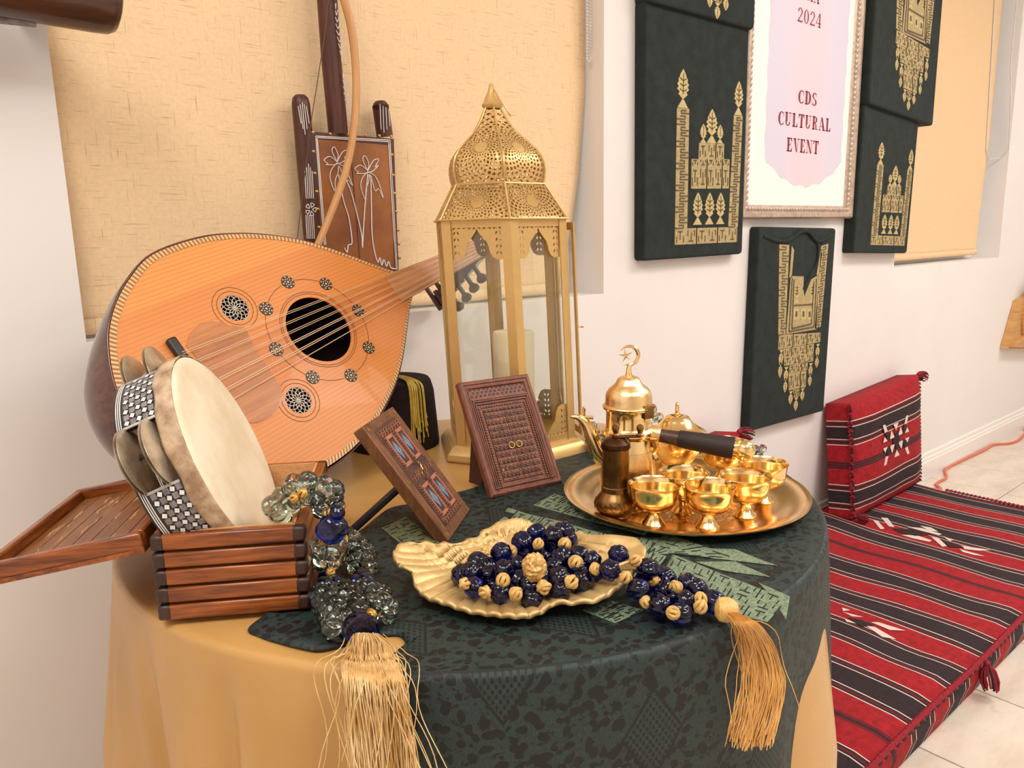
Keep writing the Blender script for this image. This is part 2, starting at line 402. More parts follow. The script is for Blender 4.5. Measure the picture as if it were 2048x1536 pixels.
def motif_chest(lower_only=False):
    m = Motif()
    # measured on the hanging below the framed notice; panel spans x 105..(700) and y 110..1440 in that crop
    def N(x, y):
        xl = 170-(y-150)*.053; xr = 712-(y-130)*.082; u = (x-xl)/(xr-xl); yt = 95; yb = 1478-(x-100)*.27
        return (u, 1-(y-yt)/(yb-yt))
    Q = lambda *pts: [N(*p) for p in pts]
    if not lower_only:
        m.fret(Q((288, 806), (335, 800), (365, 208), (298, 205)), 1, 8)
        m.fret(Q((545, 760), (590, 745), (650, 195), (595, 210)), 1, 8)
    for q in (((365, 420), (380, 420), (398, 240), (382, 215)), ((560, 400), (578, 400), (600, 260), (590, 240))): m.g.append(Q(*q))
    m.g.append(Q((340, 800), (555, 765), (575, 400), (520, 430), (480, 520), (470, 545), (462, 500), (465, 410), (375, 410)))
    for k, ins in enumerate((14, 34)):
        a = Q((345+ins, 795-ins), (552-ins, 762-ins), (572-ins, 410+ins)); b = N(375+ins*.6, 415+ins*.5)
        m.line(b, a[0], .012); m.line(a[0], a[1], .009); m.line(a[1], a[2], .012)
    m.d.append(Q((390, 610), (530, 600), (532, 590), (392, 600)))
    for cx, cy in ((410, 480), (522, 475)):
        m.leaf(N(cx, cy+110), .11, .085)
    for cx in (410, 460, 505): m.p.append(Q((cx-18, 700), (cx+18, 697), (cx+18, 622), (cx-18, 625))); m.d.append(Q((cx-7, 682), (cx+7, 680), (cx+7, 642), (cx-7, 644)))
    rows = [((282, 905), (585, 850), (588, 785), (290, 805), 6), ((322, 1018), (530, 985), (538, 862), (322, 900), 4), ((355, 1070), (488, 1045), (492, 985), (358, 1018), 3), ((352, 1190), (475, 1165), (480, 1050), (352, 1072), 3), ((385, 1240), (428, 1232), (432, 1180), (382, 1188), 1)]
    for a, b, c, d, n in rows: m.fret(Q(a, b, c, d), max(2, n), 2 if n == 4 else 1)
    for x, y, h in ((295, 1100, .145), (555, 1030, .13), (328, 1205, .135), (502, 1160, .125), (364, 1285, .075), (447, 1258, .07), (400, 1330, .075)):
        p = N(x, y); yt_ = p[1]+h*(1.0 if h > .1 else .9); m.leaf((p[0], yt_), -h*(.55 if h > .1 else .95), .062)
        if h > .1: m.leaf((p[0], yt_-h*.45), -h*.55, .056)
    return m
def panel(label, bl, br, tl, tr, motif, thick=.032, top='flat', group='embroidered wall hangings'):
    """corners given as (x, z) on the wall"""
    bl, br, tl, tr = map(Vector, (bl, br, tl, tr))
    W = (br-bl).length; H = (tl-bl).length
    th = thing('embroidered_wall_panel', label, 'wall hanging', (bl.x, WY, bl.y), group)
    Xa = Vector((br.x-bl.x, 0, br.y-bl.y))/W; Ya = Vector((tl.x-bl.x, 0, tl.y-bl.y))/H
    M = frame((bl.x, WY-.002, bl.y), Xa, Ya, (0, -1, 0))
    b = MB(M); n = 14; m_ = 24; r = .012
    loops = []
    def edge(k): # rounded rectangle loop inset
        L = []
        for cx, cy, a in ((W-r, r, -90), (W-r, H-r, 0), (r, H-r, 90), (r, r, 180)):
            for i in range(5): t = radians(a+i*22.5); L.append((cx+(r-k)*cos(t), cy+(r-k)*sin(t)))
        return L
    hump = lambda x: (.016*math.exp(-((x/W-.55)/.18)**2) if top == 'hump' else 0)
    lay = [(0, 0), (0, thick-.007), (.002, thick-.002), (.006, thick)]
    ids = []
    for k, z in lay:
        ids.append([b.v((x, y+(hump(x) if y > H*.9 else 0), z)) for x, y in edge(k)])
    for a, c in zip(ids, ids[1:]):
        for i in range(len(a)): j = (i+1) % len(a); b.f(a[i], a[j], c[j], c[i])
    b.f(*ids[-1]); b.f(*reversed(ids[0]))
    obj('padded_board', b, M_felt, th, sharp=18)
    if motif: motif.build(th, M, W, H, thick)
    return th, M, W, H
mc = motif_castle(); mv = motif_chest()
panel('tall green hanging with gold castle embroidery left of the framed notice', (1.552, 1.036), (1.995, 1.040), (1.546, 1.660), (1.99, 1.648), mc)
th, M, W, H = panel('green hanging at the top edge above the left castle hanging', (1.545, 1.652), (1.994, 1.652), (1.545, 2.22), (1.994, 2.22), None, .045)
def offset_motif(m, f):
    o = Motif(); o.g = [[f(p) for p in q] for q in m.g]; o.p = [[f(p) for p in q] for q in m.p]; o.d = [[f(p) for p in q] for q in m.d]; return o
offset_motif(mv, lambda p: (p[0]*.98+.04, p[1]*.98-.045)).build(th, M, W, H, .045)
th, M, W, H = panel('green hanging with a notched neckline embroidery below the framed notice', (2.066, .488), (2.53, .478), (2.078, 1.118), (2.56, 1.108), mv, .032, 'hump')
# neckline fold: dark cloth edge swelling over the notch
b = MB(M)
b.tube(smooth_path([(W*.05, H*.955, .03), (W*.3, H*.93, .034), (W*.55, H*.985, .036), (W*.74, H*.93, .034), (W*.96, H*.965, .03)]), .006, 8)
b.tube(smooth_path([(W*.70, H*.96, .030), (W*.745, H*.90, .034), (W*.74, H*.82, .034), (W*.66, H*.76, .033), (W*.58, H*.69, .030)]), .005, 8)
obj('neckline_fold', b, M_felt, th)
xa, za = 2.668, 1.02
th, M, W, H = panel('narrow green castle hanging at the right of the framed notice', (2.655, 1.022), (3.085, 1.008), (2.672, 1.520), (3.085, 1.500), mc, .04)
th, M, W, H = panel('green hanging with gold pendant embroidery in the upper right corner', (2.668, 1.515), (3.19, 1.480), (2.668, 2.11), (3.19, 2.10), None, .055)
offset_motif(mv, lambda p: (p[0]*.93+.03, p[1]*.98-.01)).build(th, M, W, H, .055)
# ------------------------------------------------------------------ framed notice
M_frame = plain('champagne_frame', (206, 186, 168), .38, .35, c2=(180, 158, 140), vs=60, bump=.4, bs=160)
M_paper = plain('white_paper', (248, 244, 240), .5, bump=0, var=.01)
M_lav = plain('lavender_print', (232, 226, 236), .5, bump=0, var=.01); M_pink = NT('pink_print'); M_maroon = plain('maroon_print', (142, 50, 62), .5, bump=0)
v = M_pink.co('UV'); gr = M_pink.n('ShaderNodeSeparateXYZ'); M_pink.l(v, gr.inputs[0])
M_pink = M_pink.set(M_pink.ramp(gr.outputs[0], [(.2, lin((218, 210, 226))), (.42, lin((242, 208, 218))), (.6, lin((242, 208, 218))), (.82, lin((218, 210, 226)))]), .5)
fx0, fx1, fz0, fz1 = 1.992, 2.664, 1.140, 2.16
th = thing('framed_notice', 'notice in a champagne bead-edged frame between the green hangings', 'picture', ((fx0+fx1)/2, WY, fz0))
prof = [(0, .004), (0, .022), (.006, .030), (.016, .030), (.024, .022), (.032, .022), (.036, .016), (.042, .012)]
b = MB(frame((0, WY, 0), (1, 0, 0), (0, 0, 1), (0, -1, 0))); rings = []
for k, z in prof: rings.append([b.v(p) for p in ((fx0+k, fz0+k, z), (fx1-k, fz0+k, z), (fx1-k, fz1-k, z), (fx0+k, fz1-k, z))])
for a, c in zip(rings, rings[1:]):
    for i in range(4): j = (i+1) % 4; b.f(a[i], a[j], c[j], c[i])
obj('frame', b, M_frame, th, sharp=15)
b = MB(frame((0, WY, 0), (1, 0, 0), (0, 0, 1), (0, -1, 0))); k = .030
for i in range(58):
    z = fz0+k+i*.0165
    if z < fz1-k: b.sph((fx0+k, z, .022), .0062, 7, 5, (1, 1.4, .8)); b.sph((fx1-k, z, .022), .0062, 7, 5, (1, 1.4, .8))
for i in range(38):
    x = fx0+k+i*.0165
    if x < fx1-k: b.sph((x, fz0+k, .022), .0062, 7, 5, (1.4, 1, .8))
obj('beading', b, M_frame, th, kind='stuff')
W1 = lambda x, y: (lambda p: (p.x, p.z))(ony(1150+x/2.844, y/2.844, WY-.012))
b = MB(frame((0, WY, 0), (1, 0, 0), (0, 0, 1), (0, -1, 0))); b.plate([[(fx0+.036, fz0+.036), (fx1-.036, fz0+.036), (fx1-.036, fz1-.036), (fx0+.036, fz1-.036)]], .005, .012); obj('paper', b, M_paper, th, smooth=False)
px0, px1, pz0 = 2.135, 2.575, 1.235
sc = []
N_ = 26
for i in range(N_+1):
    t = i/N_; x = px0+(px1-px0)*t; sc.append((x, pz0+.07*(2*t-1)**2+.010*abs(sin(t*pi*5.5))))
for i in range(1, 40): sc.append((px1+.012+.003*sin(i*1.3), pz0+.07+i*.02))
for i in range(39, 0, -1): sc.append((px0-.012+.003*sin(i*1.3), pz0+.07+i*.02))
b = MB(frame((0, WY, 0), (1, 0, 0), (0, 0, 1), (0, -1, 0))); b.plate([sc], .011, .0125)
b.U = [((u[0]-px0)/(px1-px0), u[1]) for u in b.U]; obj('printed_background', b, M_pink, th, smooth=False)
# ---- bold high-contrast serif letters drawn from strokes (unit height 1, returns width)
def glyph(mb, ch, x, y, h, z):
    R = lambda a, b_, c, d: mb.plate([[(x+a*h, y+b_*h), (x+c*h, y+b_*h), (x+c*h, y+d*h), (x+a*h, y+d*h)]], None, z)
    Pg = lambda *p: mb.plate([[(x+a*h, y+b_*h) for a, b_ in p]], None, z)
    def arc(cx, cy, rx, ry, t0, t1, fat=.22, thin=.07, n=18):
        o = []; i_ = []
        for k in range(n+1):
            t = radians(t0+(t1-t0)*k/n); o.append((cx+rx*cos(t), cy+ry*sin(t)))
            i_.append((cx+(rx-fat)*cos(t), cy+(ry-thin)*sin(t)))
        for k in range(n): Pg(o[k], o[k+1], i_[k+1], i_[k])
    S, t = .22, .07
    if ch == 'C': arc(.36, .5, .36, .5, 50, 310); R(.58, .62, .62, .9); R(.58, .08, .62, .28); return .68
    if ch == 'D': R(.08, 0, .08+S, 1); R(0, 0, .3, t); R(0, 1-t, .3, 1); arc(.28, .5, .42, .5, -90, 90); return .76
    if ch == 'S': arc(.27, .74, .25, .26, 30, 270, .17); arc(.27, .26, .27, .26, -150, 90, .18); R(.45, .66, .49, .95); R(.0, .05, .04, .33); return .6
    if ch == 'U': R(.08, .3, .08+S, 1); R(0, 1-t, .33, 1); R(.56, .3, .6, 1); R(.45, 1-t, .72, 1); arc(.34, .3, .26, .3, 180, 360, .14, .08); return .78
    if ch == 'L': R(.08, 0, .08+S, 1); R(0, 0, .6, t); R(0, 1-t, .33, 1); Pg((.6, 0), (.6, .3), (.56, .3), (.45, t), (.45, 0)); return .66
    if ch == 'T': R(.24, 0, .24+S, 1); R(.14, 0, .51, t); R(0, 1-t, .65, 1); Pg((0, 1), (0, .7), (.04, .7), (.14, 1-t), (.14, 1)); Pg((.65, 1), (.65, .7), (.61, .7), (.51, 1-t), (.51, 1)); return .71
    if ch == 'R': R(.08, 0, .08+S, 1); R(0, 0, .36, t); R(0, 1-t, .35, 1); arc(.32, .75, .30, .25, -90, 90, .19); R(.2, .5, .35, .55); arc(.32, .2, .24, .32, 0, 90, .14); R(.42, .03, .56, .2); R(.5, 0, .72, t); return .78
    if ch == 'A': Pg((.26, 1), (.44, 1), (.75, 0), (.51, 0)); Pg((.28, 1), (.33, 1), (.13, 0), (.08, 0)); R(.15, .28, .58, .33); R(0, 0, .24, t); R(.44, 0, .78, t); return .8
    if ch == 'E': R(.08, 0, .08+S, 1); R(0, 0, .6, t); R(0, 1-t, .58, 1); R(.2, .48, .42, .53); R(.42, .36, .46, .66); Pg((.6, 0), (.6, .3), (.56, .3), (.44, t), (.44, 0)); Pg((.58, 1), (.58, .72), (.54, .72), (.42, 1-t), (.42, 1)); return .67
    if ch == 'V': Pg((.06, 1), (.28, 1), (.47, .0), (.36, 0)); Pg((.60, 1), (.64, 1), (.46, 0), (.42, 0)); R(0, 1-t, .34, 1); R(.48, 1-t, .74, 1); return .74
    if ch == 'N': R(.1, 0, .14, 1); R(.62, 0, .66, 1); Pg((.06, 1), (.28, 1), (.66, 0), (.50, 0)); R(0, 0, .24, t); R(0, 1-t, .2, 1); R(.52, 1-t, .76, 1); return .8
    if ch == 'M': R(.1, 0, .14, 1); R(.72, 0, .9, 1); Pg((.08, 1), (.24, 1), (.5, 0), (.42, 0)); Pg((.72, 1), (.76, 1), (.5, 0), (.46, 0)); R(0, 0, .24, t); R(.64, 0, .98, t); return 1.02
    if ch == '2': arc(.27, .72, .26, .28, -20, 180, .14); Pg((.52, .66), (.38, .62), (.02, .08), (.12, .08)); R(.0, 0, .5, .12); R(.5, 0, .54, .25); return .62
    if ch == '0': arc(.28, .5, .28, .5, 0, 360, .15, .05, 28); return .64
    if ch == '4': R(.34, 0, .49, 1); R(.0, .26, .6, .32); Pg((.36, 1), (.42, 1), (.06, .3), (.0, .3)); R(.24, 0, .58, t); return .66
    return .3
def word(txt, xc, z, h, wtarget):
    mb = MB(frame((0, WY, 0), (1, 0, 0), (0, 0, 1), (0, -1, 0))); x = 0
    for c in txt: x += glyph(mb, c, x, 0, 1, .0128)+.06
    F = wtarget/x; q = [v for v in mb.V]
    mb.V = [Vector((xc+(v.x-x/2)*F, v.y, z+v.z*h)) for v in q]
    return mb
lt = MB()
def addword(txt, pL, pR, yb, yt):
    L = ony(pL[0], pL[1], WY-.0128); R_ = ony(pR[0], pR[1], WY-.0128); mid = (L+R_)/2
    zb = mid.z; pm = ((pL[0]+pR[0])/2, (pL[1]+pR[1])/2); ht = abs(ony(pm[0], pm[1]-yt, WY-.0128).z-zb)
    m = word(txt, mid.x, zb, ht, (R_.x-L.x)*1.0); k = len(lt.V)
    lt.V += m.V; lt.U += m.U; lt.F += [tuple(i+k for i in f) for f in m.F]; lt.MI += m.MI
addword('CDS', (1596, 207), (1635, 212), 0, 27)
addword('CULTURAL', (1556, 247), (1662, 266), 0, 27)
addword('EVENT', (1573, 301), (1638, 310), 0, 27)
addword('2024', (1595, 45), (1644, 55), 0, 29)
addword('MA', (1612, 2), (1640, 7), 0, 29)
obj('lettering', lt, M_maroon, th, smooth=False, label='dark red serif lettering', kind='stuff')
# ================================================================== table and its cloths
TC = Vector((.63, .84, 0)); TR = .458
M_oak = wood('table_wood', (170, 130, 90), (130, 95, 60))
th = thing('round_table', 'round wooden table hidden under the gold cloth', 'table', (TC.x, TC.y, 0))
b = MB(); b.lathe([(0, .715), (TR-.004, .715), (TR-.002, .72), (TR-.002, .742), (TR-.004, .745), (0, .745)], 64, (TC.x, TC.y, 0)); obj('tabletop', b, M_oak, th)
for k in range(4):
    a = pi/4+k*pi/2; b = MB(); x, y = TC.x+.27*cos(a), TC.y+.27*sin(a)
    b.lathe([(0, 0), (.018, 0), (.026, .4), (.03, .7), (.03, .715), (0, .715)], 16, (x, y, 0)); obj('leg', b, M_oak, th)
t = NT('gold_plastic_cloth'); n0 = t.noise(t.co('Object'), 5, 3)
t.bump(t.noise(t.co('Object'), 18, 4), .25, .004)
M_goldcloth = t.set(t.ramp(n0, [(.3, lin((190, 144, 80))), (.7, lin((204, 158, 94)))]), .36, 0., Coat_Weight=.15)
def gold_cloth():
    b = MB(); n = 360; rings = [[b.v((TC.x, TC.y, .7495))]]
    def pleat(a, t):
        f = .5*sin(9*a+.6)+.35*sin(17*a+2.1+.8*sin(2*a))+.25*sin(5*a+1.0); f = f*.5
        f += .75*abs(sin(4.5*a+.3+2.2*t))-.4+.5*abs(sin(7.5*a+1.9-1.5*t))
        g_ = sum(-.026*math.exp(-((((a-radians(c_)+pi) % (2*pi))-pi)/s2)**2) for c_, s2 in ((203, .035), (186, .05), (218, .045), (168, .06)))*min(1, t*4)+.012*math.exp(-((((a-radians(195)+pi) % (2*pi))-pi)/.05)**2)*min(1, t*2)
        return f*.024*min(1, t*3.0)+g_
    for r in (.1, .2, .3, .38, .42, .445): rings.append([b.v((TC.x+r*cos(2*pi*i/n), TC.y+r*sin(2*pi*i/n), .7495)) for i in range(n)])
    for k in range(5):
        q = k/4*pi/2
        rings.append([b.v((TC.x+(TR-.006+.008*sin(q))*cos(2*pi*i/n), TC.y+(TR-.006+.008*sin(q))*sin(2*pi*i/n), .7495-.008*(1-cos(q)))) for i in range(n)])
    for k in range(1, 37):
        t = k/36; row = []
        for i in range(n):
            a = 2*pi*i/n; aa = (a+pi) % (2*pi)-pi
            r = TR+.002+.03*t+pleat(a, t)+.055*t*math.exp(-((aa-radians(-38))/.16)**2)+.03*t*math.exp(-((aa-radians(160))/.2)**2)
            row.append(b.v((TC.x+r*cos(a), min(1.318, TC.y+r*sin(a)), .7415-t*.735)))
        rings.append(row)
    for i in range(n): b.f(rings[0][0], rings[1][i], rings[1][(i+1) % n])
    for a, c in zip(rings[1:], rings[2:]):
        for i in range(n): j = (i+1) % n; b.f(a[i], c[i], c[j], a[j])
    return b
tag(obj('tablecloth', gold_cloth(), M_goldcloth, base=(TC.x, TC.y, .75), thick=.0008, sharp=60), 'glossy gold cloth draped over the round table to the floor', 'tablecloth')
# ---- dark green jacquard cloth with sage embroidery
t = NT('green_jacquard'); uv = t.co('UV', (1, 1, 1))
vo = t.n('ShaderNodeTexVoronoi'); vo.feature = 'SMOOTH_F1'; vo.inputs['Scale'].default_value = 88; vo.inputs['Smoothness'].default_value = .3
wn = t.n('ShaderNodeTexNoise'); wn.inputs['Scale'].default_value = 22; wn.inputs['Detail'].default_value = 3; t.l(uv, wn.inputs['Vector'])
wm = t.n('ShaderNodeVectorMath'); wm.operation = 'MULTIPLY_ADD'; wm.inputs[1].default_value = (.03, .03, .03); t.l(wn.outputs[1], wm.inputs[0]); t.l(uv, wm.inputs[2]); t.l(wm.outputs[0], vo.inputs['Vector'])
fl = t.ramp(vo.outputs[0], [(.40, (1, 1, 1, 1)), (.47, (0, 0, 0, 1))])
n5 = t.noise(uv, 130, 3, .6); fl = t.math('MAXIMUM', fl, t.ramp(n5, [(.57, (0, 0, 0, 1)), (.61, (1, 1, 1, 1))]))
sp = t.n('ShaderNodeSeparateXYZ'); t.l(uv, sp.inputs[0])
fu = t.math('ABSOLUTE', t.math('SUBTRACT', t.math('FRACT', t.math('MULTIPLY', sp.outputs[0], 7.5)), .5))
fv = t.math('ABSOLUTE', t.math('SUBTRACT', t.math('FRACT', t.math('ADD', t.math('MULTIPLY', sp.outputs[1], 6.2), t.math('MULTIPLY', t.math('FLOOR', t.math('MULTIPLY', sp.outputs[0], 7.5)), .5))), .5))
dm = t.math('ADD', t.math('MULTIPLY', fu, 1.0), t.math('MULTIPLY', fv, .8))
ring = t.math('LESS_THAN', t.math('ABSOLUTE', t.math('SUBTRACT', dm, .22)), .012)
ins = t.math('LESS_THAN', dm, .22)
hat = t.math('GREATER_THAN', t.math('MULTIPLY', t.math('SINE', t.math('MULTIPLY', sp.outputs[0], 1000.)), t.math('SINE', t.math('MULTIPLY', sp.outputs[1], 700.))), .15)
pat = t.math('MAXIMUM', ring, t.math('MULTIPLY', ins, hat)); notin = t.math('SUBTRACT', 1., ins)
pat = t.math('MAXIMUM', pat, t.math('MULTIPLY', fl, notin))
thr = t.noise(t.co('UV', (1, .25, 1)), 900, 2)
base = t.ramp(thr, [(.3, lin((20, 35, 33))), (.7, lin((42, 60, 56)))])
cc = t.mix(pat, base, lin((10, 13, 13))); t.bump(t.math('SUBTRACT', 1., pat), .5, .0008)
M_green = t.set(cc, .6, 0.)
def green_h(x, y): 
    n_ = noise.noise(Vector((x*9, y*9, .3)))+.5*noise.noise(Vector((x*22, y*22, 3)))
    return .7525+.0022*max(-.4, n_)
def green_cloth():
    b = MB(); C0 = Vector((.60, .66)); R = TR+.005
    free1 = [(1.04, .80), (.97, .85), (.905, .857), (.86, .872), (.78, .855), (.70, .852), (.63, .84), (.591, .846), (.55, .842), (.513, .851), (.479, .842), (.433, .815), (.38, .79), (.33, .74), (.29, .70), (.238, .675), (.2385, .65), (.247, .626), (.256, .605), (.268, .588), (.294, .582), (.318, .576), (.334, .564), (.330, .545)]
    a0, a1 = radians(-138), radians(-8); B = []
    for i in range(141):
        a = a0+(a1-a0)*i/140; B.append((TC.x+R*cos(a), TC.y+R*sin(a), a))
    # resample free edge
    P = smooth_path([(x, y, 0) for x, y in free1], 5)
    for p in P: B.append((p.x, p.y, None))
    n = len(B); nr = 34; cen = b.v((C0.x, C0.y, green_h(C0.x, C0.y)), (C0.x, C0.y)); rows = []
    for (x, y, a) in B:
        row = [cen]
        for k in range(1, nr+1):
            t_ = k/nr; px_, py_ = C0.x+(x-C0.x)*t_, C0.y+(y-C0.y)*t_; z = green_h(px_, py_)
            if a is None: z += .004*math.exp(-((t_-.97)/.03)**2)*(1+.6*sin(40*x+31*y)) - .0012*(t_ > .999)
            if a is not None and t_ > .985: z = .7525
            row.append(b.v((px_, py_, z), (px_, py_)))
        if a is not None:
            for k in range(1, 5):
                q = k/4*pi/2; rr = R+.007*sin(q)
                row.append(b.v((TC.x+rr*cos(a), TC.y+rr*sin(a), .7525-.007*(1-cos(q))), (a*.46+.4, -.007*k/4)))
            for k in range(1, 30):
                t_ = k/29; L = .70*t_; edge = math.exp(-((a-a0)/.12)**2)
                rr = R+.008+.022*t_+.010*min(1, t_*3)*(sin(11*a+.5)*.6+sin(23*a)*.3)+.010*t_*math.exp(-((a-radians(-38))/.2)**2)
                aa = a+edge*(.10*t_+.02*sin(9*t_))
                row.append(b.v((TC.x+rr*cos(aa), TC.y+rr*sin(aa), .7455-L), (a*.46+.4, -.007-L)))
        rows.append(row)
    for i in range(n):
        j = (i+1) % n; A, D = rows[i], rows[j]; m = min(len(A), len(D))
        if i == 140 or j == 0: m = nr+1
        b.f(A[0], A[1], D[1])
        for k in range(1, m-1): b.f(A[k], A[k+1], D[k+1], D[k])
    return b
gc = obj('embroidered_cloth', green_cloth(), M_green, base=(.6, .66, .753), thick=.0012, sharp=60)
tag(gc, 'dark green jacquard cloth with sage key embroidery hanging over the table front', 'cloth')
M_sage = plain('sage_thread', (136, 152, 122), .8, c2=(92, 108, 86), vs=320, bump=.9, bs=900)
M_olive = plain('olive_thread', (122, 126, 88), .75, c2=(84, 90, 62), vs=180, bump=.9, bs=900)
def cloth_motif(mot, mat, nm, lift=.0012):
    for L, m_, dz in ((mot.g, mat, 0), (mot.p, mat, .0003), (mot.d, M_green, .0007)):
        b = MB()
        for q in L:
            n = len(q)
            if n == 4:
                P = [Vector((x, y, 0)) for x, y in q]; k = max(1, int(max((P[1]-P[0]).length, (P[2]-P[1]).length)/.006)); k = min(k, 40)
                def fn(u, v): 
                    p = P[0]*(1-u)*(1-v)+P[1]*u*(1-v)+P[2]*u*v+P[3]*(1-u)*v; return (p.x, p.y, green_h(p.x, p.y)+lift+dz)
                b.grid(fn, k, k if (P[2]-P[1]).length > .006 else 1)
            else: b.plate([q], None, .7525+.003+dz)
        if b.V: obj(nm if dz < .0006 else 'woven_lines', b, m_, gc, thick=.0006, kind='stuff')
W_ = lambda *pts: [tuple(onz(x, y, .756)[:2]) for x, y in pts]
mo = Motif(); w = .0016
for q, a, c in ((W_((1300, 1185), (1535, 1240), (1575, 1195), (1345, 1105)), 5, 3), (W_((1290, 1105), (1345, 1105), (1500, 1120), (1330, 1062)), 2, 2),
                (W_((1015, 1040), (1215, 1092), (1240, 1070), (1035, 1020)), 7, 1), (W_((1065, 1008), (1290, 1065), (1310, 1048), (1110, 985)), 7, 2),
                (W_((1165, 1215), (1230, 1240), (1290, 1215), (1220, 1195)), 3, 2), (W_((1215, 1092), (1300, 1120), (1320, 1070), (1240, 1070)), 2, 2), (W_((1190, 1100), (1290, 1165), (1335, 1110), (1250, 1085)), 3, 2), (W_((1100, 1062), (1190, 1095), (1215, 1092), (1125, 1068)), 3, 1)):
    mo.fret(q, a, c, w=w)
for q in (W_((1400, 1092), (1440, 1112), (1555, 1128), (1470, 1095)), W_((1390, 1120), (1440, 1135), (1540, 1150), (1470, 1118)), W_((1515, 1160), (1580, 1190), (1572, 1235), (1545, 1190)), W_((1010, 1030), (1030, 1045), (960, 1075), (955, 1068)), W_((1100, 1040), (1120, 1050), (1010, 1020), (1015, 1012))): mo.g.append(q)
cloth_motif(mo, M_sage, 'key_embroidery')
mo = Motif(); mo.fret(W_((762, 1052), (830, 1105), (905, 1100), (812, 1030)), 3, 2, w=.0014); cloth_motif(mo, M_olive, 'leaf_embroidery')

# ================================================================== gold leaf dish
M_dish = plain('brushed_gold_leaf', (224, 192, 132), .45, .4, c2=(198, 162, 104), vs=40, bump=.5, bs=300)
def dish():
    rim = [(1030, 1040, .792), (985, 1052, .788), (950, 1078, .780), (905, 1090, .784), (860, 1087, .788), (815, 1086, .790), (786, 1105, .788), (792, 1130, .784), (822, 1150, .776), (828, 1175, .770), (850, 1198, .766), (890, 1212, .765), (940, 1228, .764), (1000, 1236, .764), (1050, 1238, .764), (1085, 1228, .765), (1110, 1212, .768), (1150, 1210, .769), (1195, 1205, .771), (1230, 1185, .774), (1262, 1155, .778), (1288, 1125, .782), (1292, 1098, .786), (1270, 1082, .788), (1225, 1074, .788), (1170, 1070, .784), (1125, 1062, .778), (1085, 1058, .782), (1055, 1045, .788)]
    P = [onz(x, y, z) for x, y, z in rim]; N = len(P); R = []
    for i in range(N):
        p0, p1, p2, p3 = P[i-1], P[i], P[(i+1) % N], P[(i+2) % N]
        for k in range(16):
            t = k/16; R.append(.5*((2*p1)+(p2-p0)*t+(2*p0-5*p1+4*p2-p3)*t*t+(3*p1-p0-3*p2+p3)*t**3))
    c = onz(1050, 1165, .757); ap = onz(1030, 1040, .79); n = len(R); m = 36; b = MB(); c.z = .7585
    cc = b.v(c); rows = []
    for p in R:
        row = []
        for k in range(1, m+1):
            t = k/m; x, y = c.x+(p.x-c.x)*t, c.y+(p.y-c.y)*t; z = .7585+(p.z-.7585)*t**2.4
            ang = atan2(y-ap.y, x-ap.x); dist = hypot(x-ap.x, y-ap.y)
            z += .0014*sin(ang*78+5*noise.noise(Vector((x*12, y*12, 0))))*min(1, dist/.03)*(1 if k < m else .4)*min(1, t*3)
            row.append(b.v((x, y, z)))
        rows.append(row)
    for i in range(n):
        j = (i+1) % n; b.f(cc, rows[i][0], rows[j][0])
        for k in range(m-1): b.f(rows[i][k], rows[i][k+1], rows[j][k+1], rows[j][k])
    return b, c
b, dc = dish()
do = obj('leaf_dish', b, M_dish, base=(dc.x, dc.y, .757)); md = do.modifiers.new('t', 'SOLIDIFY'); md.thickness = .0045; md.offset = 1 if False else -1
tag(do, 'gold ginkgo leaf shaped ridged dish holding the blue beads', 'dish')

# ================================================================== slatted wooden box with open lid
M_box = wood('stained_slat_wood', (172, 92, 30), (98, 44, 10), (5, 40, 60), .3, .25, rot=(0, 0, radians(32.4)), coat=.3, lo=.42, hi=.66)
M_box2 = wood('stained_side_wood', (172, 92, 30), (98, 44, 10), (40, 5, 60), .3, .25, rot=(0, 0, radians(32.4)), coat=.3, lo=.42, hi=.66)
M_corner = wood('dark_corner_wood', (66, 40, 28), (40, 22, 14), (30, 30, 8), .4, .2)
M_ply = wood('pale_plywood', (224, 170, 116), (198, 140, 88), (10, 60, 60), .5, .2)
BO = Vector((.175, .735, .755)); E1 = Vector((.844, -.536, 0)).normalized(); E2 = Vector((-E1.y, E1.x, 0)); Wb, Lb, Hb = .140, .2247, .0875
MBX = frame(BO, E1, E2, (0, 0, 1))
th = thing('slatted_wooden_box', 'stained slatted wooden box with its lid folded open, holding the tambourine', 'box', tuple(BO))
lh = Hb/5
for k in range(5):
    z0 = k*lh+.0012; z1 = (k+1)*lh-.0012; o = .0
    for nm, q, mt in (('slat', (.009, Wb-.009, -.0, .010), M_box), ('slat', (.009, Wb-.009, Lb-.010, Lb), M_box), ('slat', (0, .010, .009, Lb-.009), M_box2), ('slat', (Wb-.010, Wb, .009, Lb-.009), M_box2)):
        b = MB(MBX)
        # chamfered bar: bulging profile like the photograph's stacked bars
        x0, x1, y0, y1 = q; b.bx(x0, x1, y0, y1, z0, z1); obj('slat', b, mt, th, bevel=.0022, sharp=30)
    for cx, cy in ((.0, .0), (Wb-.011, .0), (0, Lb-.011), (Wb-.011, Lb-.011)):
        b = MB(MBX); b.bx(cx-.0008, cx+.0118, cy-.0008, cy+.0118, z0, z1); obj('corner_block', b, M_corner, th, bevel=.003, sharp=30)
b = MB(MBX)
for q in ((.010, Wb-.010, .0095, .012), (.010, Wb-.010, Lb-.0125, -.010+Lb), (.0095, .012, .010, Lb-.010), (Wb-.012, Wb-.0095, .010, Lb-.010)): b.bx(q[0], q[1], q[2], q[3], .002, Hb-.0006)
obj('lining', b, M_ply, th, smooth=False); b = MB(MBX); b.bx(.005, Wb-.005, .005, Lb-.005, 0, .004); obj('bottom_board', b, M_ply, th, smooth=False)
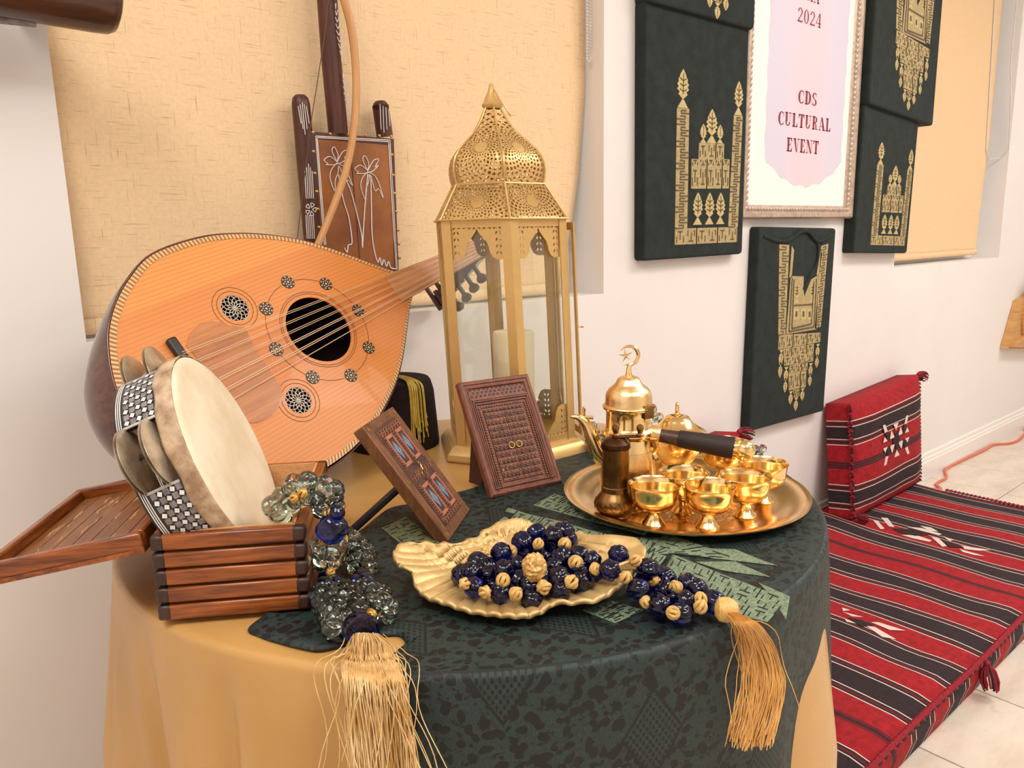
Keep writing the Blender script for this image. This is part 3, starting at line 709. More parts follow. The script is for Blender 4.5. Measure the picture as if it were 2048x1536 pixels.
# lid, hinged on the left long side, lying open
ML = MBX @ T(-.004, 0, Hb) @ Matrix.Rotation(radians(9), 4, 'Y').inverted() @ Matrix.Rotation(pi, 4, 'Z') @ T(0, -Lb, 0)
b = MB(ML); b.bx(.004, Wb+.01, 0, Lb, -.016, -.010); lid = obj('lid', b, M_box2, th, smooth=False)
npl = 7
for k in range(npl):
    x0 = .014+(Wb-.014)*k/npl; b = MB(ML); b.bx(x0+.0005, x0+(Wb-.014)/npl-.0005, .010, Lb-.010, -.010, -.0078); obj('lid_plank', b, wood('gouged_lid_wood', (150, 96, 52), (118, 68, 34), (60, 8, 60), .4, .3, rot=(0, 0, radians(32.4))) if k == 0 else bpy.data.materials['gouged_lid_wood'], lid, smooth=False)
for q in ((.004, Wb+.01, -.0, .010), (.004, Wb+.01, Lb-.010, Lb), (Wb, Wb+.01, .010, Lb-.010), (.004, .014, .010, Lb-.010)):
    b = MB(ML); b.bx(*q, -.014, .004); obj('lid_rim', b, M_box2 if q[1]-q[0] < .05 else M_box, lid, bevel=.0025, sharp=30)
b = MB(ML); rr = random.Random(3); M_gouge = plain('bare_gouge_wood', (204, 160, 104), .6)
for k in range(26):
    x = .02+rr.random()*(Wb-.03); y = .02+rr.random()*(Lb-.05); L = .01+rr.random()*.028; ww = .0006+rr.random()*.0012
    P = [(x+rr.uniform(-.0015, .0015), y+L*i/5) for i in range(6)]
    b.plate([[(a-ww*sin(pi*(i+.5)/6), c) for i, (a, c) in enumerate(P)]+[(a+ww*sin(pi*(i+.5)/6), c) for i, (a, c) in reversed(list(enumerate(P)))]], None, -.0076)
obj('scratches', b, M_gouge, lid, smooth=False, kind='stuff')
for yy in (.04, Lb-.05):
    b = MB(MBX); b.tube([(-.002, yy, Hb-.001), (-.002, yy+.02, Hb-.001)], .0028, 8); obj('hinge', b, M_corner, th)

# ================================================================== tambourine (riq)
M_skin = plain('drum_skin', (244, 232, 206), .5, c2=(228, 210, 178), vs=14, bump=.3, bs=60)
M_skin2 = plain('wrinkled_skin_edge', (206, 180, 148), .6, c2=(150, 118, 88), vs=45, bump=.6, bs=120)
M_ebony = plain('ebony_frame', (38, 30, 32), .35); M_pearl = plain('grey_pearl', (150, 144, 146), .25, .1, c2=(110, 102, 104), vs=80, bump=0)
M_ivory = plain('white_pearl', (240, 236, 230), .25, .0, bump=0); M_jing = plain('worn_brass_jingle', (214, 200, 176), .34, .6, c2=(158, 136, 110), vs=28, bump=.1, bs=80)
RC = Vector((.281, .8003, .8909)); RN = Vector((.7823, -.4959, .3769)).normalized(); RR, RD = .11, .061
ru = (Vector((0, 0, 1))-RN*RN.z).normalized(); rv = RN.cross(ru)
MR = frame(RC, ru, rv, RN)
def find_ang(px, py, r, z):
    best = None
    for k in range(720):
        a = k*pi/360; p = MR @ Vector((r*cos(a), r*sin(a), z)); q = p-CAM; X = 1024+FPX*q.dot(CR)/q.dot(CF); Y = 768-FPX*q.dot(CU)/q.dot(CF)
        d = hypot(X-px, Y-py)
        if best is None or d < best[0]: best = (d, a)
    return best[1]
A1 = find_ang(305, 905, RR, -.035)
th = thing('tambourine', 'round skin tambourine with pearl checker inlay and brass jingles tilted in the box', 'tambourine', tuple(RC-RN*.03-ru*.10))
b = MB(MR); b.lathe([(0, .0012), (RR*.9, .0008), (RR-.004, 0), (RR-.001, -.002)], 96, uv if False else (0, 0, 0)); obj('drumhead', b, M_skin, th, sharp=60)
b = MB(MR)
def skinfn(u, v):
    a = 2*pi*u; z = -.0015-.0185*v-(.003*noise.noise(Vector((cos(a)*4, sin(a)*4, 1)))*v); r = RR+.0004+.0012*noise.noise(Vector((cos(a)*9, sin(a)*9, v*4)))+.001*sin(v*pi)
    return (r*cos(a), r*sin(a), z)
b.grid(skinfn, 160, 8, closed_u=True); obj('skin_edge', b, M_skin2, th, thick=.001, sharp=70)
slot = [A1+k*radians(72) for k in range(5)]; hw = radians(17)
fr = MB(MR)
def band(mb, a0, a1, r0, r1, z0, z1, n=None):
    n = n or max(1, int(abs(a1-a0)/.05)); R_ = [[mb.v((r*cos(a0+(a1-a0)*i/n), r*sin(a0+(a1-a0)*i/n), z)) for r, z in ((r0, z0), (r1, z0), (r1, z1), (r0, z1))] for i in range(n+1)]
    for p, q in zip(R_, R_[1:]):
        for k in range(4): j = (k+1) % 4; mb.f(p[k], p[j], q[j], q[k])
    mb.f(*reversed(R_[0])); mb.f(*R_[-1])
band(fr, 0, 2*pi, RR-.006, RR, -RD, -RD+.008, 120); band(fr, 0, 2*pi, RR-.006, RR, -.020, -.002, 120)
for s_ in slot:
    band(fr, s_+hw, s_+2*pi/5-hw, RR-.006, RR, -RD+.008, -.020)
    band(fr, s_-hw, s_+hw, RR-.005, RR-.001, -.0385, -.0345)
obj('frame', fr, M_ebony, th, sharp=40)
pe = MB(MR); iv = MB(MR); ln = MB(MR)
for s_ in slot:
    a0, a1 = s_+hw+.02, s_+2*pi/5-hw-.02; zb, zt = -RD+.0095, -.0205; nc, nr_ = 10, 5
    for i in range(nc):
        for j in range(nr_):
            c0, c1 = a0+(a1-a0)*i/nc, a0+(a1-a0)*(i+1)/nc; z0, z1 = zb+(zt-zb)*j/nr_, zb+(zt-zb)*(j+1)/nr_
            if (i+j) % 2 == 0: band(pe, c0+.003, c1-.003, RR-.001, RR+.0004, z0+.0004, z1-.0004, 1)
            elif j % 2 == (i//2) % 2 or True:
                cm, zm = (c0+c1)/2, (z0+z1)/2; da, dz = (c1-c0)*.44, (z1-z0)*.46; r = RR+.0007
                q = [iv.v((r*cos(x), r*sin(x), y)) for x, y in ((cm-da, zm-dz*.3), (cm+da*.3, zm-dz), (cm+da, zm+dz*.3), (cm-da*.3, zm+dz))]; iv.f(*q)
    for z in (-RD+.0022, -RD+.0042, -RD+.0062): band(ln, s_-hw, s_+2*pi/5-hw, RR-.001, RR+.0006, z, z+.0008)
    for z in (-.0378, -.0362): band(ln, s_-hw, s_+hw, RR-.003, RR-.0002, z, z+.0006)
    for da in (.002, .010, .018):
        for sg in (-1, 1): a_ = s_+sg*(hw+da); band(ln, a_-.002, a_+.002, RR-.001, RR+.0006, -RD+.008, -.0205, 1)
obj('pearl_squares', pe, M_pearl, th, smooth=False, kind='stuff'); obj('pearl_diamonds', iv, M_ivory, th, smooth=False, kind='stuff'); obj('inlay_lines', ln, M_ivory, th, smooth=False, kind='stuff')
jp = [(0, .0), (.006, .0035), (.012, .0035), (.020, .0006), (.033, -.0003), (.034, 0), (.033, .0006), (.020, .0016), (.012, .0045), (.006, .0045), (0, .001)]
for s_ in slot:
    for z in (-.052, -.030):
        for dd in (0, .003):
            b = MB(MR); A = T((RR-.010)*cos(s_), (RR-.010)*sin(s_), z+dd-.003)
            if z > -.04: A = T((RR-.010)*cos(s_), (RR-.010)*sin(s_), z+dd-.001)
            b.lathe(jp, 28, (0, 0, 0), A); obj('jingle', b, M_jing, th, sharp=30)
    b = MB(MR); b.tube([((RR-.004)*cos(s_), (RR-.004)*sin(s_), -RD+.004), ((RR-.004)*cos(s_), (RR-.004)*sin(s_), -.015)], .0012, 6); obj('pin', b, M_ebony, th)
# ================================================================== oud (lute)
K = 1.08
OU = Vector((.9351, .257, .2442)).normalized(); OV = Vector((.338, -.4386, -.8327)); OV = (OV-OU*OV.dot(OU)).normalized(); ON = OU.cross(OV)*-1
if ON.y > 0: ON = -ON      # towards the viewer
OP = CAM + K*(Vector((.4887, .9986, .985))-CAM)
# plane coordinates u (to the neck), v (downwards), n (towards the viewer)
MO = frame(OP, OU, OV, ON)
def opl(x, y, dn=0):
    p = onpl(x, y, OP+ON*dn, ON)-OP; return (p.dot(OU), p.dot(OV))
t = NT('spruce_soundboard'); uv = t.co('UV', (1, 1, 1)); sp = t.n('ShaderNodeSeparateXYZ'); t.l(uv, sp.inputs[0])
gn = t.noise(t.co('UV', (.6, 60, 1)), 5., 5, .7); wv = t.n('ShaderNodeTexWave'); wv.bands_direction = 'Y'; wv.inputs['Scale'].default_value = 52; wv.inputs['Distortion'].default_value = 1.2; wv.inputs['Detail'].default_value = 2; wv.inputs['Detail Scale'].default_value = .6
t.l(t.co('UV', (.25, 1, 1)), wv.inputs[0])
board = t.ramp(t.math('FRACT', t.math('ADD', t.math('MULTIPLY', sp.outputs[1], 2.5), .5)), [(0, lin((228, 146, 68))), (.18, lin((228, 146, 68))), (.2, lin((214, 128, 54))), (.42, lin((218, 132, 58))), (.44, lin((206, 118, 44))), (.7, lin((212, 124, 46))), (.72, lin((216, 132, 58)))])
c = t.mix(t.math('MULTIPLY', wv.outputs[0], .42), board, lin((178, 98, 38))); c = t.mix(t.math('MULTIPLY', gn, .25), c, lin((240, 176, 108)))
M_spruce = t.set(c, .42, 0., Coat_Weight=.08)
M_bowl = wood('walnut_bowl', (98, 56, 44), (60, 30, 24), (3, 30, 30), .22, .1, coat=.5)
M_line2 = plain('inlay_line_brown', (120, 72, 26), .5, bump=0); M_bind = plain('pale_binding', (228, 186, 128), .4, bump=0); M_bindd = plain('dark_binding', (160, 104, 54), .5, bump=0)
M_tan = wood('pickguard_veneer', (196, 128, 72), (164, 98, 50), (4, 60, 60), .35, .1, coord='UV', coat=.2)
M_str = plain('nylon_string', (226, 190, 150), .3, .1, bump=0); M_neck = wood('neck_fingerboard', (222, 160, 110), (184, 122, 78), (6, 60, 1), .35, .1, coord='UV')
M_shade_lining = plain('bowl_shade_lining', (46, 22, 14), .95, bump=0); M_peg = plain('purple_brown_peg', (84, 52, 46), .35); M_lat = plain('grey_horn_rosette', (196, 182, 164), .4, .1); M_blackw = plain('black_wood', (36, 28, 30), .4)  # lining colour is painted shade for the inside of the bowl
pu = [-.3133, -.3110, -.3040, -.2920, -.2730, -.2450, -.2100, -.1620, -.0860, -.0300, .0200, .0680, .1050, .1390, .1660, .1900, .2040]
pw = [0, .022, .047, .075, .107, .137, .162, .184, .186, .1755, .1580, .1335, .1080, .0795, .0560, .0350, .0255]
cur = smooth_path([(a, c, 0) for a, c in zip(pu, pw)], 6)
uu = [p.x for p in cur]
# smooth interpolation of half width
def hwid(u): return float(np.interp(u, pu, pw))
ww = [max(0, p.y) for p in cur]
for _ in range(3): ww = [ww[0]]+[(ww[i-1]+2*ww[i]+ww[i+1])/4 for i in range(1, len(ww)-1)]+[ww[-1]]
vo_ = -.006
outl = [(u, vo_+w_) for u, w_ in zip(uu, ww)]+[(u, vo_-w_) for u, w_ in reversed(list(zip(uu, ww))[1:])]
def circ(cx, cy, r, n=40): return [(cx+r*cos(2*pi*k/n), cy+r*sin(2*pi*k/n)) for k in range(n)]
HR = .054; ros = [(-.1025, -.079), (-.1025, .079)]; RO = .0205
th = thing('oud_lute', 'pear-shaped wooden lute with three sound holes leaning against the window', 'lute', tuple(OP+OV*.17-ON*.05))
b = MB(MO); b.plate([outl, circ(0, 0, HR, 56)]+[circ(x, y, RO, 32) for x, y in ros], -.0025, 0); sb = obj('soundboard', b, M_spruce, th, smooth=False)
b = MB(MO)
def bowlfn(i, j):
    k = i*(len(uu)-1); k0 = min(int(k), len(uu)-2); f_ = k-k0; u = uu[k0]+(uu[k0+1]-uu[k0])*f_; w_ = ww[k0]+(ww[k0+1]-ww[k0])*f_
    q = pi*j; rib = 1+.004*abs(sin(q*9.5)); tl_ = max(0, (-.08-u)/.23)**1.3*min(1, w_/.09)**.7; return (u-.050*sin(q)*tl_, vo_-w_*(1.012+.05*sin(q))*cos(q)*rib, -.0008-w_*.92*sin(q)*rib)
b.grid(bowlfn, len(uu)-1, 76); obj('bowl', b, M_bowl, th, sharp=60, thick=.002)
b = MB(MO); b.grid(lambda i, j: (lambda p: (p[0]*.97, p[1]*.97, p[2]*.96-.004))(bowlfn(i, j)), len(uu)-1, 30); obj('hole_shade_lining', b, M_shade_lining, th, sharp=60)  # added dark shell: puts the shade seen through the sound holes into colour
# rope binding around the edge
inset = lambda d: [(u*(1-d/.3)+.0*d, vo_+(v-vo_)*(1-d/.17)) for u, v in outl]
o2 = inset(.0075)
b = MB(MO); n = len(outl)
for i in range(n):
    j = (i+1) % n; b.f(*[b.v((p[0], p[1], .0006)) for p in (outl[i], outl[j], o2[j], o2[i])])
obj('edge_binding', b, M_bind, th, smooth=False)
b = MB(MO); acc = 0; step = .0062; pos = .003; cum = [0]
for i in range(n): cum.append(cum[-1]+hypot(outl[(i+1) % n][0]-outl[i][0], outl[(i+1) % n][1]-outl[i][1]))
def along(L, s_):
    i = int(np.searchsorted(cum, s_, 'right'))-1; i = min(i, n-1); f_ = (s_-cum[i])/max(1e-9, cum[i+1]-cum[i]); a, c = L[i], L[(i+1) % n]; return (a[0]+(c[0]-a[0])*f_, a[1]+(c[1]-a[1])*f_)
s_ = 0
while s_ < cum[-1]-.003:
    A_, B_, C_, D_ = along(outl, s_), along(outl, s_+.0026), along(o2, min(cum[-1], s_+.0046)), along(o2, s_+.002); b.f(*[b.v((p[0], p[1], .0010)) for p in (A_, B_, C_, D_)]); s_ += step
obj('binding_dashes', b, M_bindd, th, smooth=False, kind='stuff')
def ringm(mb, cx, cy, r, w_, z, n=64):
    a = [mb.v((cx+(r+w_/2)*cos(2*pi*k/n), cy+(r+w_/2)*sin(2*pi*k/n), z)) for k in range(n)]; c = [mb.v((cx+(r-w_/2)*cos(2*pi*k/n), cy+(r-w_/2)*sin(2*pi*k/n), z)) for k in range(n)]
    for k in range(n): j = (k+1) % n; mb.f(a[k], a[j], c[j], c[k])
for (cx, cy, r) in ((0, 0, .0600), (0, 0, .0632), (0, 0, .0850), (ros[0][0], ros[0][1], .0262), (ros[0][0], ros[0][1], .0325), (ros[1][0], ros[1][1], .0262), (ros[1][0], ros[1][1], .0325)):
    b = MB(MO); ringm(b, cx, cy, r, .0009, .0004); obj('ring_inlay', b, M_line2, sb, smooth=False)
for k in range(8):
    a = -1.563+k*pi/4; cx, cy = .085*cos(a), .085*sin(a)
    b = MB(MO); b.plate([circ(cx, cy, .0108, 16)], 0, .0009); d_ = obj('inlay_disc', b, M_blackw, sb, smooth=False)
    b = MB(MO)
    for m_ in range(8):
        q = m_*pi/4
        for r_, s2 in ((.0085, .0016), (.0050, .0013)):
            q2 = q+(pi/8 if r_ < .006 else 0); x, y = cx+r_*cos(q2), cy+r_*sin(q2); e = s2
            b.plate([[(x+e*cos(q2), y+e*sin(q2)), (x-e*sin(q2), y+e*cos(q2)), (x-e*cos(q2), y-e*sin(q2)), (x+e*sin(q2), y-e*cos(q2))]], None, .0013)
    b.plate([circ(cx, cy, .0018, 8)], None, .0013)
    obj('bone_chips', b, M_bind, sb, smooth=False, kind='stuff')
for (cx, cy) in ros:
    b = MB(MO)
    for m_ in range(12):
        q = m_*pi/6; q1 = q+pi/12; P = lambda r, t_: (cx+r*cos(t_), cy+r*sin(t_), -.001)
        for a_, c_ in (((0, q), (.0075, q)), ((.0075, q), (.0125, q1)), ((.0075, q), (.0125, q-pi/12)), ((.0125, q1), (.0165, q)), ((.0125, q-pi/12), (.0165, q)), ((.0165, q), (.0207, q1)), ((.0165, q), (.0207, q-pi/12)), ((.0165, q), (.0125, q+pi/12))):
            b.tube([P(*a_), P(*c_)], .00075, 4, caps=False)
    ringm(b, cx, cy, .0203, .0012, -.0008); b.sph((cx, cy, -.001), .002, 6, 4)
    obj('rosette_lattice', b, M_lat, sb, smooth=False)
pg = [(378, 668), (400, 646), (425, 643), (445, 645), (452, 650), (470, 652), (490, 655), (496, 668), (505, 690), (525, 720), (545, 750), (560, 772), (566, 790), (562, 808), (550, 822), (535, 836), (515, 846), (495, 846), (470, 815), (430, 760), (392, 715), (372, 692)]
b = MB(MO); b.plate([[opl(*p) for p in pg]], 0, .0007); obj('pickguard', b, M_tan, sb, smooth=False)
b = MB(MO)
bu = -.215; b.box((bu, vo_-.002, .005), (.014, .13, .010)); br = obj('bridge', b, M_blackw, th, bevel=.003)
# neck, fingerboard, nut and bent pegbox
NE = .425
b = MB(MO); n_ = 12; rows = []
for i in range(n_+1):
    u = .170+(NE-.170)*i/n_; h_ = .0265-(.0265-.0185)*i/n_
    rows.append([b.v((u, vo_-h_*cos(pi*j/10), -.0005-(h_*1.05)*sin(pi*j/10)*(1 if i > 2 else .9))) for j in range(11)])
for a, c in zip(rows, rows[1:]):
    for j in range(10): b.f(a[j], c[j], c[j+1], a[j+1])
b.f(*rows[0]); b.f(*rows[-1]); obj('neck', b, M_bowl, th, sharp=50)
b = MB(MO); b.plate([[(.176, vo_-.0262), (NE, vo_-.0182), (NE, vo_+.0182), (.176, vo_+.0262)]], -.001, .0012); fb = obj('fingerboard', b, M_neck, th, smooth=False)
for sg in (-1, 1):
    b = MB(MO)
    for k in range(46):
        f_ = k/46; u = .178+(NE-.178)*f_; h_ = (.0262-(.008)*f_)*sg; b.box((u, vo_+h_-sg*.0012, .0014), (.0027, .0024, .0004))
    obj('rope_edging', b, M_bindd, fb, smooth=False, kind='stuff')
b = MB(MO); b.box((NE+.002, vo_, .002), (.004, .037, .007)); obj('nut', b, M_bind, th, bevel=.0008)
pd = (Vector((-.10, .20, -1.0))).normalized()
b = MB(MO); st = Vector((NE+.004, vo_, -.006)); PL = .17
rows = []
for i in range(9):
    f_ = i/8; c = st+pd*PL*f_+Vector((.012*f_*f_, 0, 0)); h_ = .0195-.006*f_; d_ = .013-.005*f_
    rows.append([b.v((c.x+d_*a, c.y+h_*e, c.z)) for a, e in ((-1, -1), (1, -1), (1, 1), (-1, 1))])
for a, c in zip(rows, rows[1:]):
    for j in range(4): k = (j+1) % 4; b.f(a[j], a[k], c[k], c[j])
b.f(*rows[0]); b.f(*rows[-1]); obj('pegbox', b, M_bowl, th, bevel=.002)
for k in range(11):
    f_ = .08+.085*k; c = st+pd*PL*f_; sg = 1 if k % 2 else -1
    b = MB(MO); p0 = c+Vector((0, -sg*.018, 0)); p1 = c+Vector((0, sg*.034, 0)); b.tube([p0, p1], .0048, 8)
    p2 = c+Vector((0, sg*.052, 0)); b.tube([p1, p1+(p2-p1)*.35, p1+(p2-p1)*.7, p2], lambda t_: (.005, .0105, .0115, .006)[int(round(t_*3))], 10)
    obj('tuning_peg', b, M_peg, th, sharp=60)
for k, (v0, v1) in enumerate(zip([-.043, -.040, -.026, -.023, -.009, -.006, .009, .012, .026, .029, .043], [-.0145, -.0128, -.0088, -.0071, -.0030, -.0013, .0028, .0045, .0086, .0103, .0145])):
    b = MB(MO); b.tube([(bu, vo_+v0, .0105), (NE+.002, vo_+v1, .0055)], .0005 if k < 6 else .0007, 5); obj('string', b, M_str, th)

# ================================================================== rababa (spike fiddle) with bow, standing on the sill
M_rab = wood('dark_rababa_wood', (92, 48, 36), (58, 28, 22), (40, 40, 4), .4, .2); M_leath = plain('tan_leather_face', (158, 96, 44), .45, c2=(124, 68, 34), vs=9, bump=.25, bs=60)
M_paint = plain('white_paint_line', (232, 226, 222), .5, bump=0); M_brass = plain('brass_nail', (196, 156, 88), .3, .9, bump=0)
M_bow = wood('pale_bow_wood', (216, 164, 110), (196, 140, 88), (20, 20, 3), .4, .1); M_hair = plain('horse_hair', (96, 66, 44), .6, bump=0)
YR = 1.352
R3 = lambda x, y, dy=0: ony(x, y, YR+dy)
TLc, TRc = R3(617, 263), R3(786, 278); BRc = R3(800, 545)
Xr = (TRc-TLc).normalized(); Dn = (BRc-TRc).normalized(); Dn = (Dn-Xr*Dn.dot(Xr)).normalized(); Nr = Xr.cross(Dn); Nr = Nr if Nr.y < 0 else -Nr
WR_ = (TRc-TLc).length; HR_ = (TLc.z-.960)/abs(Dn.z)
MRB = frame(TLc, Xr, -Dn, Nr)   # x right, y up, z to viewer
rp = lambda x, y: (lambda q: (q.dot(Xr), -q.dot(Dn)))(onpl(x, y, TLc, Nr)-TLc)
th = thing('rababa_fiddle', 'square-bodied spike fiddle with painted palm trees standing behind the lute', 'fiddle', (TLc.x+.09, YR, .96))
b = MB(MRB); b.plate([[(0.004, 0), (WR_-.004, 0), (WR_-.004, -HR_), (.004, -HR_)]], -.032, -.001); obj('body', b, M_rab, th, bevel=.002)
b = MB(MRB); b.plate([[(.010, -.006), (WR_-.004, -.006), (WR_-.004, -HR_+.004), (.010, -HR_+.004)]], -.001, .0012); face = obj('leather_face', b, M_leath, th, smooth=False)
b = MB(MRB); b.plate([[(0, 0), (WR_, 0), (WR_, -.011), (0, -.011)]], -.001, .003); b.plate([[(WR_-.008, -.011), (WR_, -.011), (WR_, -HR_), (WR_-.008, -HR_)]], -.001, .003); b.plate([[(0.0, -.011), (.012, -.011), (.012, -HR_), (.0, -HR_)]], -.001, .003); obj('edge_strip', b, M_rab, th, smooth=False)
def leg_(xa, ya, xb, yb, r, nm):
    b = MB(MRB); p0 = rp(xa, ya); p1 = rp(xb, yb); P = [Vector((p0[0], p0[1], -.012)), Vector((p1[0], p1[1], -.012))]; d = P[1]-P[0]
    P = [P[0]-d.normalized()*r*.0, P[0]+d.normalized()*r*.3, P[0]+d.normalized()*r]+[P[0]+d*(k/8) for k in range(1, 9)]
    b.tube(P, lambda t_: r*(.55 if t_ < .05 else .85 if t_ < .15 else 1), 14); return obj(nm, b, M_rab, th, sharp=60)
leg_(606, 188, 632, 492, .0165, 'side_post'); leg_(766, 200, 776, 272, .0165, 'side_post')
# neck
n0, n1_ = rp(682, 268), rp(655, -40); b = MB(MRB); b.tube([(n0[0], n0[1], -.010), ((n0[0]*.5+n1_[0]*.5)-.002, (n0[1]+n1_[1])/2, -.008), (n1_[0], n1_[1], -.006), (n1_[0]-.012, n1_[1]+.14, -.006)], .0185, 16); obj('neck', b, M_rab, th)
b = MB(MRB); b.tube([(rp(702, 272)[0]-.004, -.004, .002), (rp(724, 545)[0], -HR_+.01, .002)], .0007, 5); obj('string', b, M_hair, th)
fl_ = MB(MRB)
def pl(pts, r=.0009, z=.0024, mb=None):
    P = [(*rp(560+x/2.744, y/2.744), z) for x, y in pts]; (mb or fl_).tube(smooth_path(P, 4), r, 5)
for k, off in enumerate((0, 8)):
    pl([(192+off, 748+off), (600-off, 770+off)], .0011); pl([(192+off, 748+off), (240+off, 1345)], .0011); pl([(600-off, 770+off), (640-off*.8, 1480)], .0011)
for dx, dy in ((0, 0), (168, 48)):
    cx, cy = 310+dx, 890+dy; q = lambda *a: [(cx+x, cy+y) for x, y in a]
    pl(q((0, 0), (-28, -60), (-15, -82), (5, -40), (0, 0))); pl(q((0, 0), (30, -55), (60, -62), (40, -20), (58, -30), (30, 0), (0, 10)))
    pl(q((0, 0), (-40, -30), (-72, -10), (-50, 10), (-62, 15), (-20, 15), (0, 10))); pl(q((0, 5), (-30, 40), (-38, 90), (-12, 162), (-10, 100), (5, 60), (8, 20)))
    pl(q((0, 5), (40, 30), (65, 80), (85, 150 if dx else 130), (60, 100), (40, 110), (25, 60), (10, 20)))
pl([(318, 960), (345, 1100), (375, 1200), (392, 1330), (372, 1345), (365, 1385), (350, 1360)], .0013); pl([(345, 960), (385, 1050), (420, 1180), (445, 1290), (448, 1350)], .0013)
pl([(478, 955), (465, 1100), (455, 1250), (450, 1360)], .0013); pl([(495, 965), (498, 1130), (503, 1300), (520, 1400), (535, 1440), (545, 1415), (555, 1455), (567, 1425), (580, 1462), (592, 1435), (605, 1470), (635, 1475)], .0013)
obj('painted_palms', fl_, M_paint, face)
fm_ = MB(MRB)
for x0, y0, x1, y1, m_ in ((290, 40, 325, 330, 9), (332, 420, 378, 700, 9)):
    for k in range(m_):
        t_ = k/(m_-1); x, y = x0+(x1-x0)*t_, y0+(y1-y0)*t_; s2 = 24*sin(pi*t_)+4; pl([(x-s2*.5, y-12), (x, y+16)], .0009, .0105, fm_); pl([(x+s2*.6, y-16), (x+2, y+14)], .0009, .0100, fm_)
for k in range(5): x = 92+k*11; pl([(x, 565+10*abs(k-2)), (x+16, 740-30*abs(k-2))], .0008, .006, fm_)
for k in range(4): x = 540+k*16; pl([(x, 575+8*k), (x+6, 730-18*abs(k-1))], .0008, .006, fm_)
for k in range(5): x = 134+k*10; pl([(x-6, 900+20*abs(k-2)), (x+2, 1090)], .0008, .006, fm_); pl([(x, 1180), (x+8, 1310)], .0008, .006, fm_)
for k in range(5): a = k*2*pi/5; pl([(160+8*cos(a), 1150+10*sin(a)), (160+28*cos(a-.3), 1150+34*sin(a-.3)), (160+28*cos(a+.4), 1150+34*sin(a+.4)), (160+8*cos(a), 1150+10*sin(a))], .0008, .007, fm_)
obj('painted_sprays', fm_, M_paint, th)
nl = [(178, 728), (272, 736), (368, 738), (466, 743), (542, 746), (607, 750), (612, 850), (618, 962), (626, 1062), (634, 1162), (642, 1262), (648, 1338), (652, 1415), (180, 833), (188, 952), (198, 1052), (204, 1148), (210, 1248)]
for x, y in nl:
    p = rp(560+x/2.744, y/2.744); b = MB(MRB); b.sph((p[0], p[1], .003), .0034, 8, 5, (1, 1, .6)); obj('brass_nail', b, M_brass, th)
th = thing('fiddle_bow', 'pale curved wooden bow resting in front of the painted fiddle', 'bow', tuple(ony(645, 490, 1.325)))
cp = [(668, -60), (688, 0), (703, 60), (711, 130), (712, 200), (706, 270), (692, 340), (668, 410), (640, 480), (625, 512)]
b = MB(); b.tube(smooth_path([ony(x, y, 1.325) for x, y in cp], 6), lambda t_: .0075-.001*t_, 10); obj('stick', b, M_bow, th)
b = MB(); b.tube([ony(660, -30, 1.335), ony(648, 80, 1.335), ony(622, 245, 1.335), ony(592, 500, 1.335)], .0009, 5); obj('hair', b, M_hair, th)

# ================================================================== dark rounded bar on the wall at the top left
th = thing('carved_wooden_bar', 'dark brown rounded wooden bar end fixed to the wall in the upper left corner', 'wood carving', tuple(ony(120, 20, 1.32)))
M_dbar = wood('dark_bar_wood', (84, 48, 30), (48, 26, 18), (4, 50, 50), .3, .2, coat=.3)
P = [ony(x, y, 1.24) for x, y in ((-320, -95), (-100, -50), (80, -20), (185, 0), (215, 6), (231, 10), (238, 12))]
b = MB(); b.tube(P, lambda t_: .042 if t_ < .6 else (.041 if t_ < .7 else .036 if t_ < .9 else .024), 24); obj('bar', b, M_dbar, th, sharp=60)
b = MB(); p0, p1 = ony(-200, 12, 1.25), ony(70, 41, 1.25); b.tube([p0, p1], .009, 10); obj('inlaid_strip', b, M_pearl, th)
b = MB(); d = p1-p0
for k in range(14): c = p0+d*(k+.5)/14; b.tube([c+Vector((-.004, -.0092, -.002)), c+Vector((.004, -.0092, -.002))], .0014, 5)
obj('strip_dots', b, M_dark, th, kind='stuff')
b = MB(); q = ony(60, -15, 1.28); b.box((q.x, 1.305, q.z+.0), (.03, .07, .03)); q = ony(-200, -70, 1.28); b.box((q.x, 1.305, q.z), (.03, .07, .03)); obj('wall_bracket', b, M_dbar, th, smooth=False)
# ================================================================== lantern
def brass_paint(name, c, rough, metal, **k): return plain(name, c, rough, metal, var=.06, vs=40, bump=.08, bs=300, **k)
M_lgold = brass_paint('satin_gold_metal', (216, 178, 114), .38, .5)
t = NT('pierced_gold_metal'); uv = t.co('UV'); sp = t.n('ShaderNodeSeparateXYZ'); t.l(uv, sp.inputs[0])
U_, V_ = sp.outputs[0], sp.outputs[1]
rad = t.math('SQRT', t.math('ADD', t.math('MULTIPLY', U_, U_), t.math('MULTIPLY', V_, V_))); ang = t.math('ARCTAN2', V_, U_)
q = t.math('MULTIPLY', rad, 200.0); rg = t.math('FLOOR', q); fr_ = t.math('FRACT', q)
ph = t.math('MULTIPLY', t.math('MODULO', rg, 2.0), .5)
pf = t.math('ABSOLUTE', t.math('SUBTRACT', t.math('FRACT', t.math('ADD', t.math('MULTIPLY', ang, 26/(2*pi)), ph)), .5))
lens = t.math('MULTIPLY', t.math('SINE', t.math('MULTIPLY', fr_, pi)), .27)
hole = t.math('MULTIPLY', t.math('LESS_THAN', pf, lens), t.math('GREATER_THAN', rad, .010))
tb = t.n('ShaderNodeBsdfTransparent'); mx = t.n('ShaderNodeMixShader'); t.l(hole, mx.inputs[0]); t.l(t.b.outputs[0], mx.inputs[1]); t.l(tb.outputs[0], mx.inputs[2])
t.l(mx.outputs[0], t.N['Material Output'].inputs[0]); t.set(lin((216, 178, 114)), .36, .5); M_pierced = t.m
